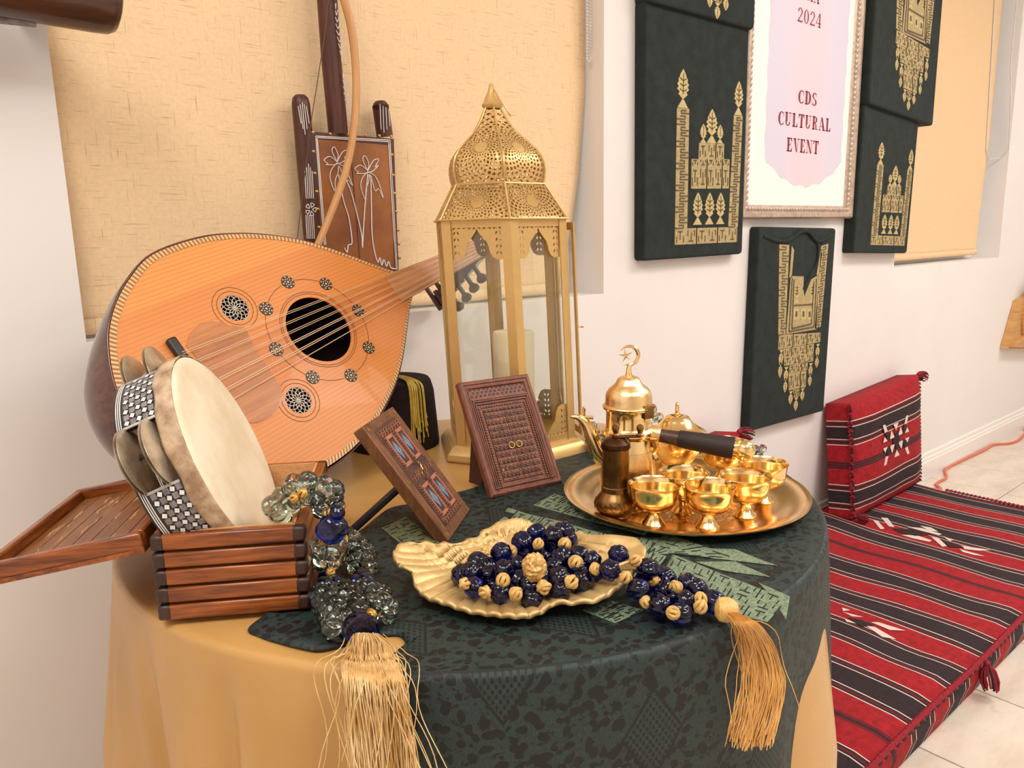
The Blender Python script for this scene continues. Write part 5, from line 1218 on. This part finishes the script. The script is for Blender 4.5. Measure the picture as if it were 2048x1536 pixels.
# ================================================================== bead strands
def glassm(name, c, rough=.02, ior=1.5):
    t = NT(name); return t.set(lin(c), rough, 0., Transmission_Weight=1.0, IOR=ior)
M_clear = glassm('clear_bead_glass', (236, 244, 238)); M_blue_g = glassm('cobalt_bead_glass', (30, 60, 190)); M_navy = glassm('navy_bead_glass', (9, 22, 118), .02)
M_navy.node_tree.nodes['Principled BSDF'].inputs['Transmission Weight'].default_value = .95
M_cordg = plain('gold_cord', (226, 186, 112), .45, c2=(200, 156, 84), vs=300, bump=.3, bs=900); M_twine = plain('glitter_gold_twine', (220, 174, 92), .35, .5, c2=(190, 140, 60), vs=300)
M_tas = plain('straw_silk_threads', (244, 212, 156), .4, c2=(214, 172, 106), vs=40, bump=0); M_tas2 = plain('amber_silk_threads', (222, 168, 92), .4, c2=(196, 138, 66), vs=40, bump=0)
M_nut = plain('gilded_nut', (222, 178, 110), .4, .4, bump=1.0, bs=110)
def oncyl(px, py, R):
    d = ray(px, py); a = d.x*d.x+d.y*d.y; ox, oy = CAM.x-TC.x, CAM.y-TC.y; bq = 2*(ox*d.x+oy*d.y); cq = ox*ox+oy*oy-R*R
    k = (-bq-sqrt(max(0, bq*bq-4*a*cq)))/(2*a); return CAM+d*k
rb = random.Random(11)
def bead_mesh(kind):
    b = MB()
    if kind == 'melon': b.lathe([(0, -.0128), (.0035, -.0126), (.0080, -.0105), (.0112, -.006), (.0122, 0), (.0112, .006), (.0080, .0105), (.0035, .0126), (0, .0128)], 48, lobes=6, la=.15)
    elif kind == 'blob': b.lathe([(0, -.008), (.004, -.0072), (.0068, -.0042), (.0076, 0), (.0068, .0042), (.004, .0072), (0, .008)], 20)
    elif kind == 'big': b.lathe([(0, -.0150), (.006, -.0140), (.0120, -.0095), (.0152, -.001), (.0138, .008), (.0085, .0135), (0, .0148)], 40, lobes=4, la=.10)
    elif kind == 'knot':
        for k, (r, o) in enumerate(((.0048, 0), (.0046, 1.1), (.0042, 2.2))):
            b.tube([(r*cos(t_)*(1 if k != 1 else .8), r*sin(t_)*cos(o), r*sin(t_)*sin(o)+.0006*k) for t_ in [2*pi*i/14 for i in range(14)]], .0019, 6, closed=True)
    elif kind == 'nut': b.sph((0, 0, 0), .0125, 24, 16, (1, 1, 1.15))
    return b
def rand_rot(): return Matrix.Rotation(rb.uniform(0, 6.28), 4, 'Z') @ Matrix.Rotation(rb.uniform(-.7, .7)+pi/2, 4, 'X') @ Matrix.Rotation(rb.uniform(0, 6.28), 4, 'Z')
def tassel(name, th, path, wid, n, mat, seed, r=.00045, stray=6, endj=.02):
    q = random.Random(seed); b = MB(); P = smooth_path(path, 5); N = len(P)
    for k in range(n):
        a = q.uniform(0, 2*pi); rr = sqrt(q.random()); ph = q.uniform(0, 6.28); fr = q.uniform(.0, .5); st = k < stray; L = int(N*(q.uniform(.86, 1.0) if not st else q.uniform(.8, 1)))
        pts = []
        for i in range(0, L, 1 if not st else 2):
            t_ = i/(N-1); w_ = wid(t_)*(1.0 if not st else 1.5+.5*t_)
            off = CR*cos(a)*rr*w_+Vector((CF.x, CF.y, 0))*(-abs(sin(a)))*rr*w_*.45+Vector((0, 0, 1))*sin(a)*rr*w_*(.35 if t_ < .2 else 0)
            wob = CR*(.0022*sin(ph+t_*(9+5*fr)))*min(1, t_*3)*(1 if not st else 3.5)
            pts.append(P[i]+off+wob)
        if len(pts) > 2: b.tube(pts, r, 3, caps=False)
    return obj(name, b, mat, th, kind='stuff')
protos = {}
def add_piece(th, kind, nm, mat, p, M=None, sc=1.0):
    key = (kind, mat.name)
    R = (M or rand_rot()) @ Matrix.Scale(sc, 4)
    if key not in protos:
        o = obj(nm, bead_mesh(kind), mat, None, base=(0, 0, 0), sharp=60); o.parent = th; protos[key] = o
        loc, rot, s_ = (T(*p) @ R).decompose(); o.location = Vector(p)-wloc(th); o.rotation_mode = 'QUATERNION'; o.rotation_quaternion = rot; o.scale = s_; return o
    return place(protos[key], nm, th, T(*p) @ R)
# ---- navy strand in the leaf dish
Z2 = lambda x, y, z: onz(760+x/3.657, 1020+y/3.657, z); Z3 = lambda x, y, z: onz(1160+x/3.227, 1060+y/3.227, z)
base_p = Z2(1000, 500, .77); th = thing('bead_strand', 'long strand of navy lobed glass beads heaped in the gold leaf dish', 'beads', tuple(base_p))
nb = [(885, 315, .79), (715, 385, .784), (600, 475, .778), (660, 455, .784), (770, 425, .780), (690, 565, .778), (880, 600, .776), (905, 440, .786), (795, 485, .776), (1045, 240, .794), (1145, 170, .796), (1265, 195, .800), (1345, 165, .798), (1285, 255, .790), (1375, 220, .792), (1010, 405, .782), (1015, 515, .776), (1100, 555, .778), (1110, 650, .771), (1195, 490, .784), (1310, 500, .784), (1320, 590, .776), (1270, 420, .786), (1330, 345, .790), (1460, 335, .790), (1545, 375, .788), (1450, 440, .784), (1480, 515, .778), (1205, 260, .784), (1110, 300, .782), (970, 330, .778), (1680, 440, .792), (1745, 330, .794), (1215, 340, .780), (1395, 400, .778), (940, 500, .770), (830, 560, .768), (1240, 560, .770), (1400, 560, .770), (1560, 450, .778)]
for x, y, z in nb: add_piece(th, 'melon', 'glass_bead', M_navy, Z2(x, y, z), sc=rb.uniform(.80, .95))
for x, y, z in [(440, 255, .785), (375, 385, .779), (430, 330, .768), (550, 315, .768), (550, 400, .767), (700, 355, .769), (755, 385, .768), (515, 490, .768), (680, 465, .769), (650, 540, .766), (860, 465, .768), (600, 420, .766)]:
    add_piece(th, 'melon', 'glass_bead', M_navy, Z3(x, y, z), sc=rb.uniform(.84, .98))
for x, y, z in [(1150, 245, .802), (1350, 250, .800), (960, 300, .790), (1430, 385, .794), (1575, 430, .792), (900, 515, .788), (765, 605, .780), (995, 615, .782), (1200, 570, .782), (1395, 525, .786), (1870, 370, .794), (1790, 490, .790), (612, 540, .786)]: add_piece(th, 'knot', 'cord_knot', M_cordg, Z2(x, y, z), sc=rb.uniform(.95, 1.2))
for x, y, z in [(480, 320, .776), (615, 370, .776), (425, 465, .772), (600, 535, .772), (780, 445, .774), (772, 490, .772)]: add_piece(th, 'knot', 'cord_knot', M_cordg, Z3(x, y, z), sc=rb.uniform(.95, 1.15))
b = MB(); b.tube(smooth_path([Z3(780, 445, .772), Z3(850, 465, .770), Z3(930, 500, .768)], 4), .002, 6); b.tube(smooth_path([Z2(x, y, z) for x, y, z in ((1680, 430, .79), (1870, 370, .792), (1960, 420, .785))], 5), .002, 6); b.tube(smooth_path([Z2(x, y, z) for x, y, z in ((1680, 450, .79), (1790, 490, .788), (1880, 560, .779))], 5), .002, 6); obj('cord', b, M_cordg, th, kind='stuff')
kc = Z3(945, 515, .7665); 
b = MB(T(*kc) @ Matrix.Rotation(radians(90), 4, 'X') @ Matrix.Rotation(radians(40), 4, 'Y')); b.lathe([(0, -.011), (.006, -.0105), (.0105, -.007), (.0118, 0), (.010, .006), (.0065, .010), (0, .0115)], 20, lobes=5, la=.05); obj('tassel_head', b, M_cordg, th)
tp = [kc, Z3(1010, 560, .768), Z3(1060, 600, .7665), oncyl(1160+1120/3.227, 1060+700/3.227, .490), oncyl(1160+1165/3.227, 1060+850/3.227, .492), oncyl(1160+1170/3.227, 1060+1000/3.227, .497), oncyl(1160+1140/3.227, 1060+1150/3.227, .501), oncyl(1160+1105/3.227, 1060+1290/3.227, .505), oncyl(1160+1085/3.227, 1060+1400/3.227, .508)]
tassel('tassel', th, tp, lambda t_: .0035+.0175*min(1, t_*1.7), 230, M_tas2, 4, stray=5)
for x, y in ((1130, 420), (790, 350)): tag(add_piece(None, 'nut', 'gilded_walnut', M_nut, Z2(x, y, .797 if x > 1000 else .775), sc=.85 if x > 1000 else .75) if False else obj('gilded_walnut', (lambda bb: (bb.sph((0, 0, 0), .0112 if x > 1000 else .0100, 48, 32, (1, 1, 1.2)), [bb.V.__setitem__(i, bb.V[i]+(bb.V[i]-Z2(x, y, .797 if x > 1000 else .778))*(.22*noise.noise(bb.V[i]*330)+.12*abs(noise.noise(bb.V[i]*700)))) for i in range(len(bb.V))], bb)[2])(MB(T(*Z2(x, y, .797 if x > 1000 else .778)))), M_nut, base=tuple(Z2(x, y, .797 if x > 1000 else .778))), 'gold walnut ball lying in the middle of the navy beads' if x > 1000 else 'gold walnut ball half hidden behind the navy beads', 'ornament')
# ---- clear strand falling over the box side
Z1_ = lambda x, y, z: onz(500+x/3.84, 940+y/3.84, z)
th = thing('bead_strand', 'clear glass bead strand with cobalt beads and a straw tassel over the wooden box', 'beads', tuple(Z1_(600, 1000, .76)))
def cluster(path, per, rad, sc=(.75, 1.05), kinds=None):
    P = smooth_path([Z1_(*p) for p in path], 6); L = [0]
    for a, c in zip(P, P[1:]): L.append(L[-1]+(c-a).length)
    n = max(1, int(L[-1]/.0130))
    for i in range(n):
        s_ = L[-1]*(i+.5)/n; k = max(0, int(np.searchsorted(L, s_))-1); k = min(k, len(P)-2); p = P[k].lerp(P[k+1], (s_-L[k])/max(1e-6, L[k+1]-L[k])); d = (P[k+1]-P[k]).normalized(); u = d.orthogonal().normalized(); v_ = d.cross(u); a0 = rb.uniform(0, 6)
        for m_ in range(per):
            a = a0+m_*2*pi/per; add_piece(th, 'blob', 'glass_bead', M_clear, p+(u*cos(a)+v_*sin(a))*rad, sc=rb.uniform(*sc)*1.30)
    b = MB(); b.tube([p+Vector((rb.uniform(-1, 1), rb.uniform(-1, 1), rb.uniform(-1, 1)))*.0015 for p in P], .0017, 5); obj('gold_twine', b, M_twine, th)
cluster([(160, 350, .846), (230, 290, .852), (320, 190, .862), (430, 150, .868), (530, 150, .868), (600, 220, .864), (590, 310, .850)], 5, .0088)
cluster([(590, 560, .812), (610, 640, .795), (610, 730, .780)], 5, .0088)
cluster([(720, 540, .790), (800, 600, .776), (870, 700, .768), (850, 760, .766)], 5, .0085)
cluster([(600, 930, .768), (640, 1040, .768), (690, 1150, .768), (720, 1230, .766)], 6, .0098)
cluster([(850, 900, .768), (900, 980, .768), (1000, 1040, .767), (1000, 1110, .766)], 6, .0098)
cluster([(720, 980, .767), (790, 1060, .769), (800, 1130, .768), (880, 1110, .768)], 6, .0098)
for x, y, z, s_ in ((630, 450, .836, 1.0), (640, 160, .862, .75), (600, 850, .772, .72), (690, 890, .768, .62), (860, 835, .774, .70), (670, 330, .852, .5)): add_piece(th, 'big', 'cobalt_bead', M_blue_g, Z1_(x, y, z), sc=s_)
hp = Z1_(835, 1210, .768); dirt = (Z1_(880, 1290, .768)-Z1_(800, 1130, .768)).normalized()
b = MB(align(hp, dirt) ); b.lathe([(0, -.016), (.005, -.015), (.011, -.009), (.0155, .000), (.0168, .009), (.0150, .014), (0, .0145)], 32, lobes=3, la=.12); obj('cobalt_tassel_bead', b, M_blue_g, th)
for x, y, z in ((410, 180, .876), (340, 215, .872), (595, 330, .852), (560, 545, .820), (715, 530, .806), (620, 785, .782), (930, 1110, .778)): add_piece(th, 'knot', 'twine_knot', M_twine, Z1_(x, y, z), sc=.85)
tq = [Z1_(885, 1260, .768), Z1_(905, 1320, .7665), Z1_(915, 1400, .763), Z1_(925, 1455, .7585), oncyl(748, 1350, .488), oncyl(752, 1400, .494), oncyl(758, 1460, .499), oncyl(765, 1530, .503), oncyl(772, 1600, .506), oncyl(775, 1660, .508)]
tassel('tassel', th, tq, lambda t_: .012+.008*min(1, t_*3)+.012*t_, 300, M_tas, 9, r=.00045, stray=26)
# ---- second clear strand behind the lantern foot and the pot
th = thing('bead_strand', 'pale green clear bead strand lying on the table behind the coffee pot', 'beads', tuple(onz(1185, 880, .76)))
for pth in ([(1172, 852, .765), (1182, 866, .768), (1186, 882, .766), (1200, 895, .763), (1216, 884, .763)], [(1296, 822, .80), (1302, 838, .790), (1312, 845, .780), (1316, 856, .770)], [(1404, 906, .762), (1425, 905, .762), (1500, 912, .762), (1522, 905, .765)]):
    P = smooth_path([onz(*p) for p in pth], 4); n = max(3, int(sum((c-a).length for a, c in zip(P, P[1:]))/.010))
    for i in range(n):
        p = P[min(len(P)-1, int(i*len(P)/n))]
        for m_ in range(3): add_piece(th, 'blob', 'glass_bead', M_clear, p+Vector((rb.uniform(-1, 1), rb.uniform(-1, 1), rb.uniform(-.2, 1.1)))*.009, sc=rb.uniform(.75, 1.1))

# ================================================================== floor mattress and cushions
M_red = plain('red_wool_weave', (168, 14, 28), .9, c2=(136, 8, 20), vs=60, bump=.5, bs=500); M_blk = plain('charcoal_wool_weave', (46, 30, 34), .92, c2=(34, 22, 26), vs=60, bump=.5, bs=500)
M_wht = plain('white_wool_line', (226, 208, 196), .9, vs=300, bump=.4, bs=600); M_mar = plain('maroon_wool_weave', (106, 18, 28), .92, vs=60, bump=.5, bs=500)
SM = [M_red, M_blk, M_wht, M_mar]
pair = [(.0026, 2), (.0055, 1), (.005, 3), (.0055, 1), (.0026, 2)]
def stripes(total, spec):
    s_ = sum(w for w, c in spec); k = total/s_; o = []; x = 0
    for w, c in spec: o.append((x, x+w*k, c)); x += w*k
    return o
unit = [(.062, 0)]+pair+[(.055, 1)]+pair
spec = []
for k in range(10):
    if k in (2, 6): spec += [(.062, 0), (.007, 3), (.006, 1), (.007, 3), (.055, 0)]+pair+[(.055, 1)]+pair
    else: spec += unit
MX0, MX1, MY0, MY1, MH = .98, 3.12, .565, 1.318, .105
mst = stripes(MX1-MX0, spec)
def mh(x, y): return MH-.012*math.exp(-((y-MY0)/.03)**2)+.010*noise.noise(Vector((x*2.2, y*2.5, 1)))+.006*noise.noise(Vector((x*6, y*5, 4)))-.006
def mwob(x, y): return .020*noise.noise(Vector((x*1.5, y*3.0, 7)))+.012*noise.noise(Vector((x*5, y*5, 9)))
b = MB(); ny = 22
for x0, x1, c in mst:
    b.mi = c; nx = max(1, int((x1-x0)/.02))
    for i in range(nx):
        xa, xb = x0+(x1-x0)*i/nx+MX0, x0+(x1-x0)*(i+1)/nx+MX0; cols = []
        for x in (xa, xb):
            col = []
            e = 1 if MX0+.01 < x < MX1-.01 else 0
            col.append(b.v((x, MY0+.012, .002))); col.append(b.v((x, MY0-.002, MH*.5))); 
            for j in range(ny+1): y = MY0+.004+(MY1-MY0-.004)*(j/ny)**1.0; col.append(b.v((x+mwob(x, y)*e*min(1, j/3), y, mh(x, y) if j else MH-.014)))
            col.append(b.v((x, MY1+.0, .002))); cols.append(col)
        for j in range(len(cols[0])-1): b.f(cols[0][j], cols[1][j], cols[1][j+1], cols[0][j+1])
b.mi = 1
for x in (MX0, MX1):
    i = [b.v((x, MY0+.012, .002)), b.v((x, MY1, .002)), b.v((x, MY1, MH-.01)), b.v((x, MY0+.004, MH-.01))]; b.f(*i)
mt = thing('floor_mattress', 'long red and black striped woven floor mattress lying along the wall', 'mattress', (2.05, .94, 0))
obj('striped_cover', b, SM, mt, sharp=50, recalc=True)
def braid(th, P, r, nm='braid'):
    P = smooth_path(P, 6); L = sum((c-a).length for a, c in zip(P, P[1:])); n = int(L/.014); cum = [0]
    for a, c in zip(P, P[1:]): cum.append(cum[-1]+(c-a).length)
    A, B = MB(), MB()
    for i in range(n):
        s_ = L*(i+.5)/n; k = min(len(P)-2, max(0, int(np.searchsorted(cum, s_))-1)); p = P[k].lerp(P[k+1], (s_-cum[k])/max(1e-6, cum[k+1]-cum[k])); d = (P[k+1]-P[k]).normalized()
        R_ = align(p, d); 
        for sg, mb in ((-1, A), (1, B if i % 2 else A)): mb.sph((0, 0, 0), r, 7, 5, (.62, .55, 1.15), R_ @ T(sg*r*.42, 0, 0) @ Matrix.Rotation(sg*.55, 4, 'Y')) if False else mb.lathe([(0, -r*1.15), (r*.45, -r*.8), (r*.6, 0), (r*.45, r*.8), (0, r*1.15)], 6, (0, 0, 0), R_ @ T(sg*r*.42, 0, 0) @ Matrix.Rotation(sg*.55, 4, 'Y'))
    obj(nm, A, M_red2, th, kind='stuff'); obj(nm, B, M_blk, th, kind='stuff')
M_red2 = plain('red_braid_wool', (160, 24, 42), .85, c2=(120, 14, 30), vs=200, bump=.3)
braid(mt, [(x, MY0-.001+.003*sin(x*9), MH-.012+.003*sin(x*7)) for x in np.linspace(1.0, 3.1, 30)], .0105)
braid(mt, [(MX1, y, MH-.004) for y in np.linspace(MY0, 1.1, 8)], .007, 'end_braid')
def yarn_tassel(th, p, d, L=.055, r=.02, seed=1):
    q = random.Random(seed); A, B = MB(), MB(); p = Vector(p); d = Vector(d).normalized()
    for k in range(44):
        u = Vector((q.uniform(-1, 1), q.uniform(-1, 1), q.uniform(-1, 1))); u -= d*u.dot(d); u *= r/max(.6, u.length)
        (A if k % 3 else B).tube([p, p+d*L*.3+u*.8, p+d*L*.7+u, p+d*L*q.uniform(.85, 1.05)+u*.8], .0022, 5)
    A.sph(tuple(p), r*.42, 8, 6)
    obj('tassel', A, M_red2, th, kind='stuff'); obj('tassel', B, M_blk, th, kind='stuff')
tp_ = onz(1958, 1335, .07); yarn_tassel(mt, (tp_.x, MY0-.012, .088), (-.05, -.25, -1), .062, .019, 3)
def motif_diamond(th, M, cx, cy, sx, sy, z, k=1.):
    A, B = MB(M), MB(M); q = lambda L, z_, mb: mb.plate([[(cx+a*sx, cy+c*sy) for a, c in L]], None, z_)
    for sg in (-1, 1):
        q([(0, .42*sg), (.2, .72*sg), (-.2, .72*sg)], z, A)
        for sx_ in (-1, 1):
            for L in ([(.12, .14), (.50, .14), (.36, .50)], [(.66, .12), (1.0, .12), (.86, .34)], [(.62, .50), (.84, .50), (.98, .86), (.80, .86)]): q([(a*sx_, c*sg) for a, c in L], z, A)
            q([(.46*sx_, .12*sg), (.66*sx_, .12*sg), (.80*sx_, .52*sg), (.60*sx_, .52*sg)], z+.0004, B)
        q([(-.3, 0), (0, .40*sg), (.3, 0)], z+.0008, B)
    obj('white_motif', A, M_wht, th, smooth=False, kind='stuff'); obj('black_motif', B, M_blk, th, smooth=False, kind='stuff')
def drape_motif(pxs, z, mat, nm):
    b = MB()
    for L in pxs:
        P = [onz(1600+x/2.667, 960+y/2.667, MH+.001) for x, y in L]; b.plate([[(p.x, p.y) for p in P]], None, 0)
    b.V = [Vector((v.x, v.y, mh(v.x, v.y)+z)) for v in b.V]; obj(nm, b, mat, mt, smooth=False, kind='stuff')
drape_motif([[(390, 208), (415, 212), (452, 250), (430, 252)], [(432, 195), (468, 198), (505, 245), (475, 240)], [(570, 242), (650, 245), (760, 275), (740, 282), (650, 262)], [(640, 232), (700, 240), (740, 262), (690, 258)], [(540, 282), (620, 285), (705, 312), (690, 320), (600, 300)], [(700, 292), (740, 298), (785, 340), (760, 345)], [(760, 285), (820, 305), (800, 312)], [(860, 335), (1020, 358), (960, 360), (880, 352)], [(850, 352), (990, 388), (930, 382), (870, 368)],
              [(225, 665), (270, 680), (230, 685)], [(230, 690), (340, 718), (280, 715)], [(240, 730), (300, 755), (250, 745)], [(380, 745), (420, 745), (565, 790), (480, 785)], [(355, 765), (400, 770), (515, 832), (440, 822)]], .0016, M_wht, 'white_motif')
drape_motif([[(490, 250), (600, 255), (700, 280), (620, 290), (540, 275)], [(740, 300), (830, 325), (880, 345), (800, 345)], [(250, 720), (330, 735), (400, 760), (330, 770)]], .0022, M_blk, 'black_motif')
cst = [(.085, 0), (.004, 2), (.008, 3), (.008, 1), (.008, 3), (.004, 2), (.060, 1), (.004, 2), (.008, 3), (.008, 1), (.008, 3), (.004, 2), (.085, 0), (.007, 1), (.006, 3), (.007, 1), (.006, 3), (.007, 1), (.080, 0), (.004, 2), (.008, 3), (.008, 1), (.008, 3), (.004, 2), (.060, 1), (.004, 2), (.008, 3), (.008, 1), (.008, 3), (.004, 2), (.045, 0)]
def cushion(label, bl, br, tl, tr, th_=.085, seed=0, motif=True):
    bl, br, tl, tr = map(Vector, (bl, br, tl, tr)); nrm = (br-bl).cross(tl-bl).normalized(); 
    if nrm.y > 0: nrm = -nrm
    th = thing('striped_cushion', label, 'cushion', tuple((bl+br)/2), 'woven wall cushions')
    H = (tl-bl).length; W = (br-bl).length; L = stripes(1.0, cst[::-1]); nu = 26
    def P(u, v, back=False):
        p = bl*(1-u)*(1-v)+br*u*(1-v)+tr*u*v+tl*(1-u)*v
        e = (min(1, 5*u)*min(1, 5*(1-u))*min(1, 6*v)*min(1, 6*(1-v)))**.5
        if back: return p-nrm*(th_+.006*e)
        return p+nrm*(.030*e-.0*u+.006*noise.noise(Vector((u*4, v*4, seed))))
    b = MB(); 
    for v0, v1, c in L:
        b.mi = c; n = max(1, int((v1-v0)/.03))
        for k in range(n):
            va, vb = v0+(v1-v0)*k/n, v0+(v1-v0)*(k+1)/n
            for i in range(nu):
                ua, ub = i/nu, (i+1)/nu; b.f(*[b.v(P(*q)) for q in ((ua, va), (ub, va), (ub, vb), (ua, vb))])
            for u in (0, 1):
                F = [P(u, va), P(u, vb)]; K_ = [P(u, vb, True), P(u, va, True)]; b.f(*[b.v(x) for x in F+K_])
    for v in (0, 1):
        b.mi = 0
        for i in range(nu): b.f(*[b.v(x) for x in (P(i/nu, v), P((i+1)/nu, v), P((i+1)/nu, v, True), P(i/nu, v, True))])
    b.mi = 0
    for i in range(nu):
        for j in range(8): b.f(*[b.v(P(i_/nu, j_/8, True)) for i_, j_ in ((i, j), (i+1, j), (i+1, j+1), (i, j+1))])
    o = obj('striped_cover', b, SM, th, sharp=60)
    bm = bmesh.new(); bm.from_mesh(o.data); bmesh.ops.remove_doubles(bm, verts=bm.verts, dist=.0004); bmesh.ops.recalc_face_normals(bm, faces=bm.faces); bm.to_mesh(o.data); bm.free(); o.data.shade_smooth()
    braid(th, [P(0, v)+nrm*.002 for v in np.linspace(1, 0, 12)], .0075)
    braid(th, [P(1, v) for v in np.linspace(1, 0, 12)], .006)
    yarn_tassel(th, tr+nrm*.0-Vector((0, 0, .0)), (1, -.1, -.35), .05, .02, seed+5); yarn_tassel(th, bl+nrm*.01+Vector((0, 0, .012)), (.5, -1, -.1), .04, .015, seed+6)
    if motif:
        X = (br-bl).normalized(); Yv = (tl-bl).normalized(); M = frame(bl+(br-bl)*.50+(tl-bl)*.555+nrm*.0345, X, Yv, nrm); motif_diamond(th, M, 0, 0, .115, .085, .001)
    return th
cushion('red striped woven cushion with a white diamond motif leaning on the wall', (2.54, 1.185, .108), (3.13, 1.20, .108), (2.585, 1.245, .505), (3.175, 1.255, .530), seed=1)
cushion('second red striped cushion mostly hidden behind the serving tray', (1.36, 1.185, .108), (1.93, 1.19, .108), (1.40, 1.245, .500), (1.925, 1.25, .525), seed=2)
# ---- tan wooden ornament at the right edge
M_tanw = wood('honey_plywood', (212, 162, 100), (184, 132, 76), (5, 5, 40), .5, .2)
th = thing('plywood_ornament', 'honey coloured plywood wall ornament cut off by the right picture edge', 'ornament', tuple(ony(2035, 660, 1.33)))
pts = [(2017, 697), (2044, 602), (2100, 560), (2180, 600), (2190, 700)]
b = MB(frame((0, 1.33, 0), (1, 0, 0), (0, 0, 1), (0, -1, 0))); b.plate([[(ony(x, y, 1.30).x, ony(x, y, 1.30).z) for x, y in pts]], -.008, .03); ob_ = obj('back_board', b, M_tanw, th, smooth=False)
b = MB(frame((0, 1.30, 0), (1, 0, 0), (0, 0, 1), (0, -1, 0))); c = ony(2068, 628, 1.29); b.lathe([(0, .0), (.16, 0), (.16, .012), (.15, .018), (0, .02)], 40, (c.x, c.z, 0)); b.plate([[(ony(x, y, 1.29).x, ony(x, y, 1.29).z) for x, y in ((2022, 694), (2050, 668), (2120, 650), (2130, 696))]], 0, .015); obj('round_disc', b, M_tanw, th, sharp=30, kind='stuff')
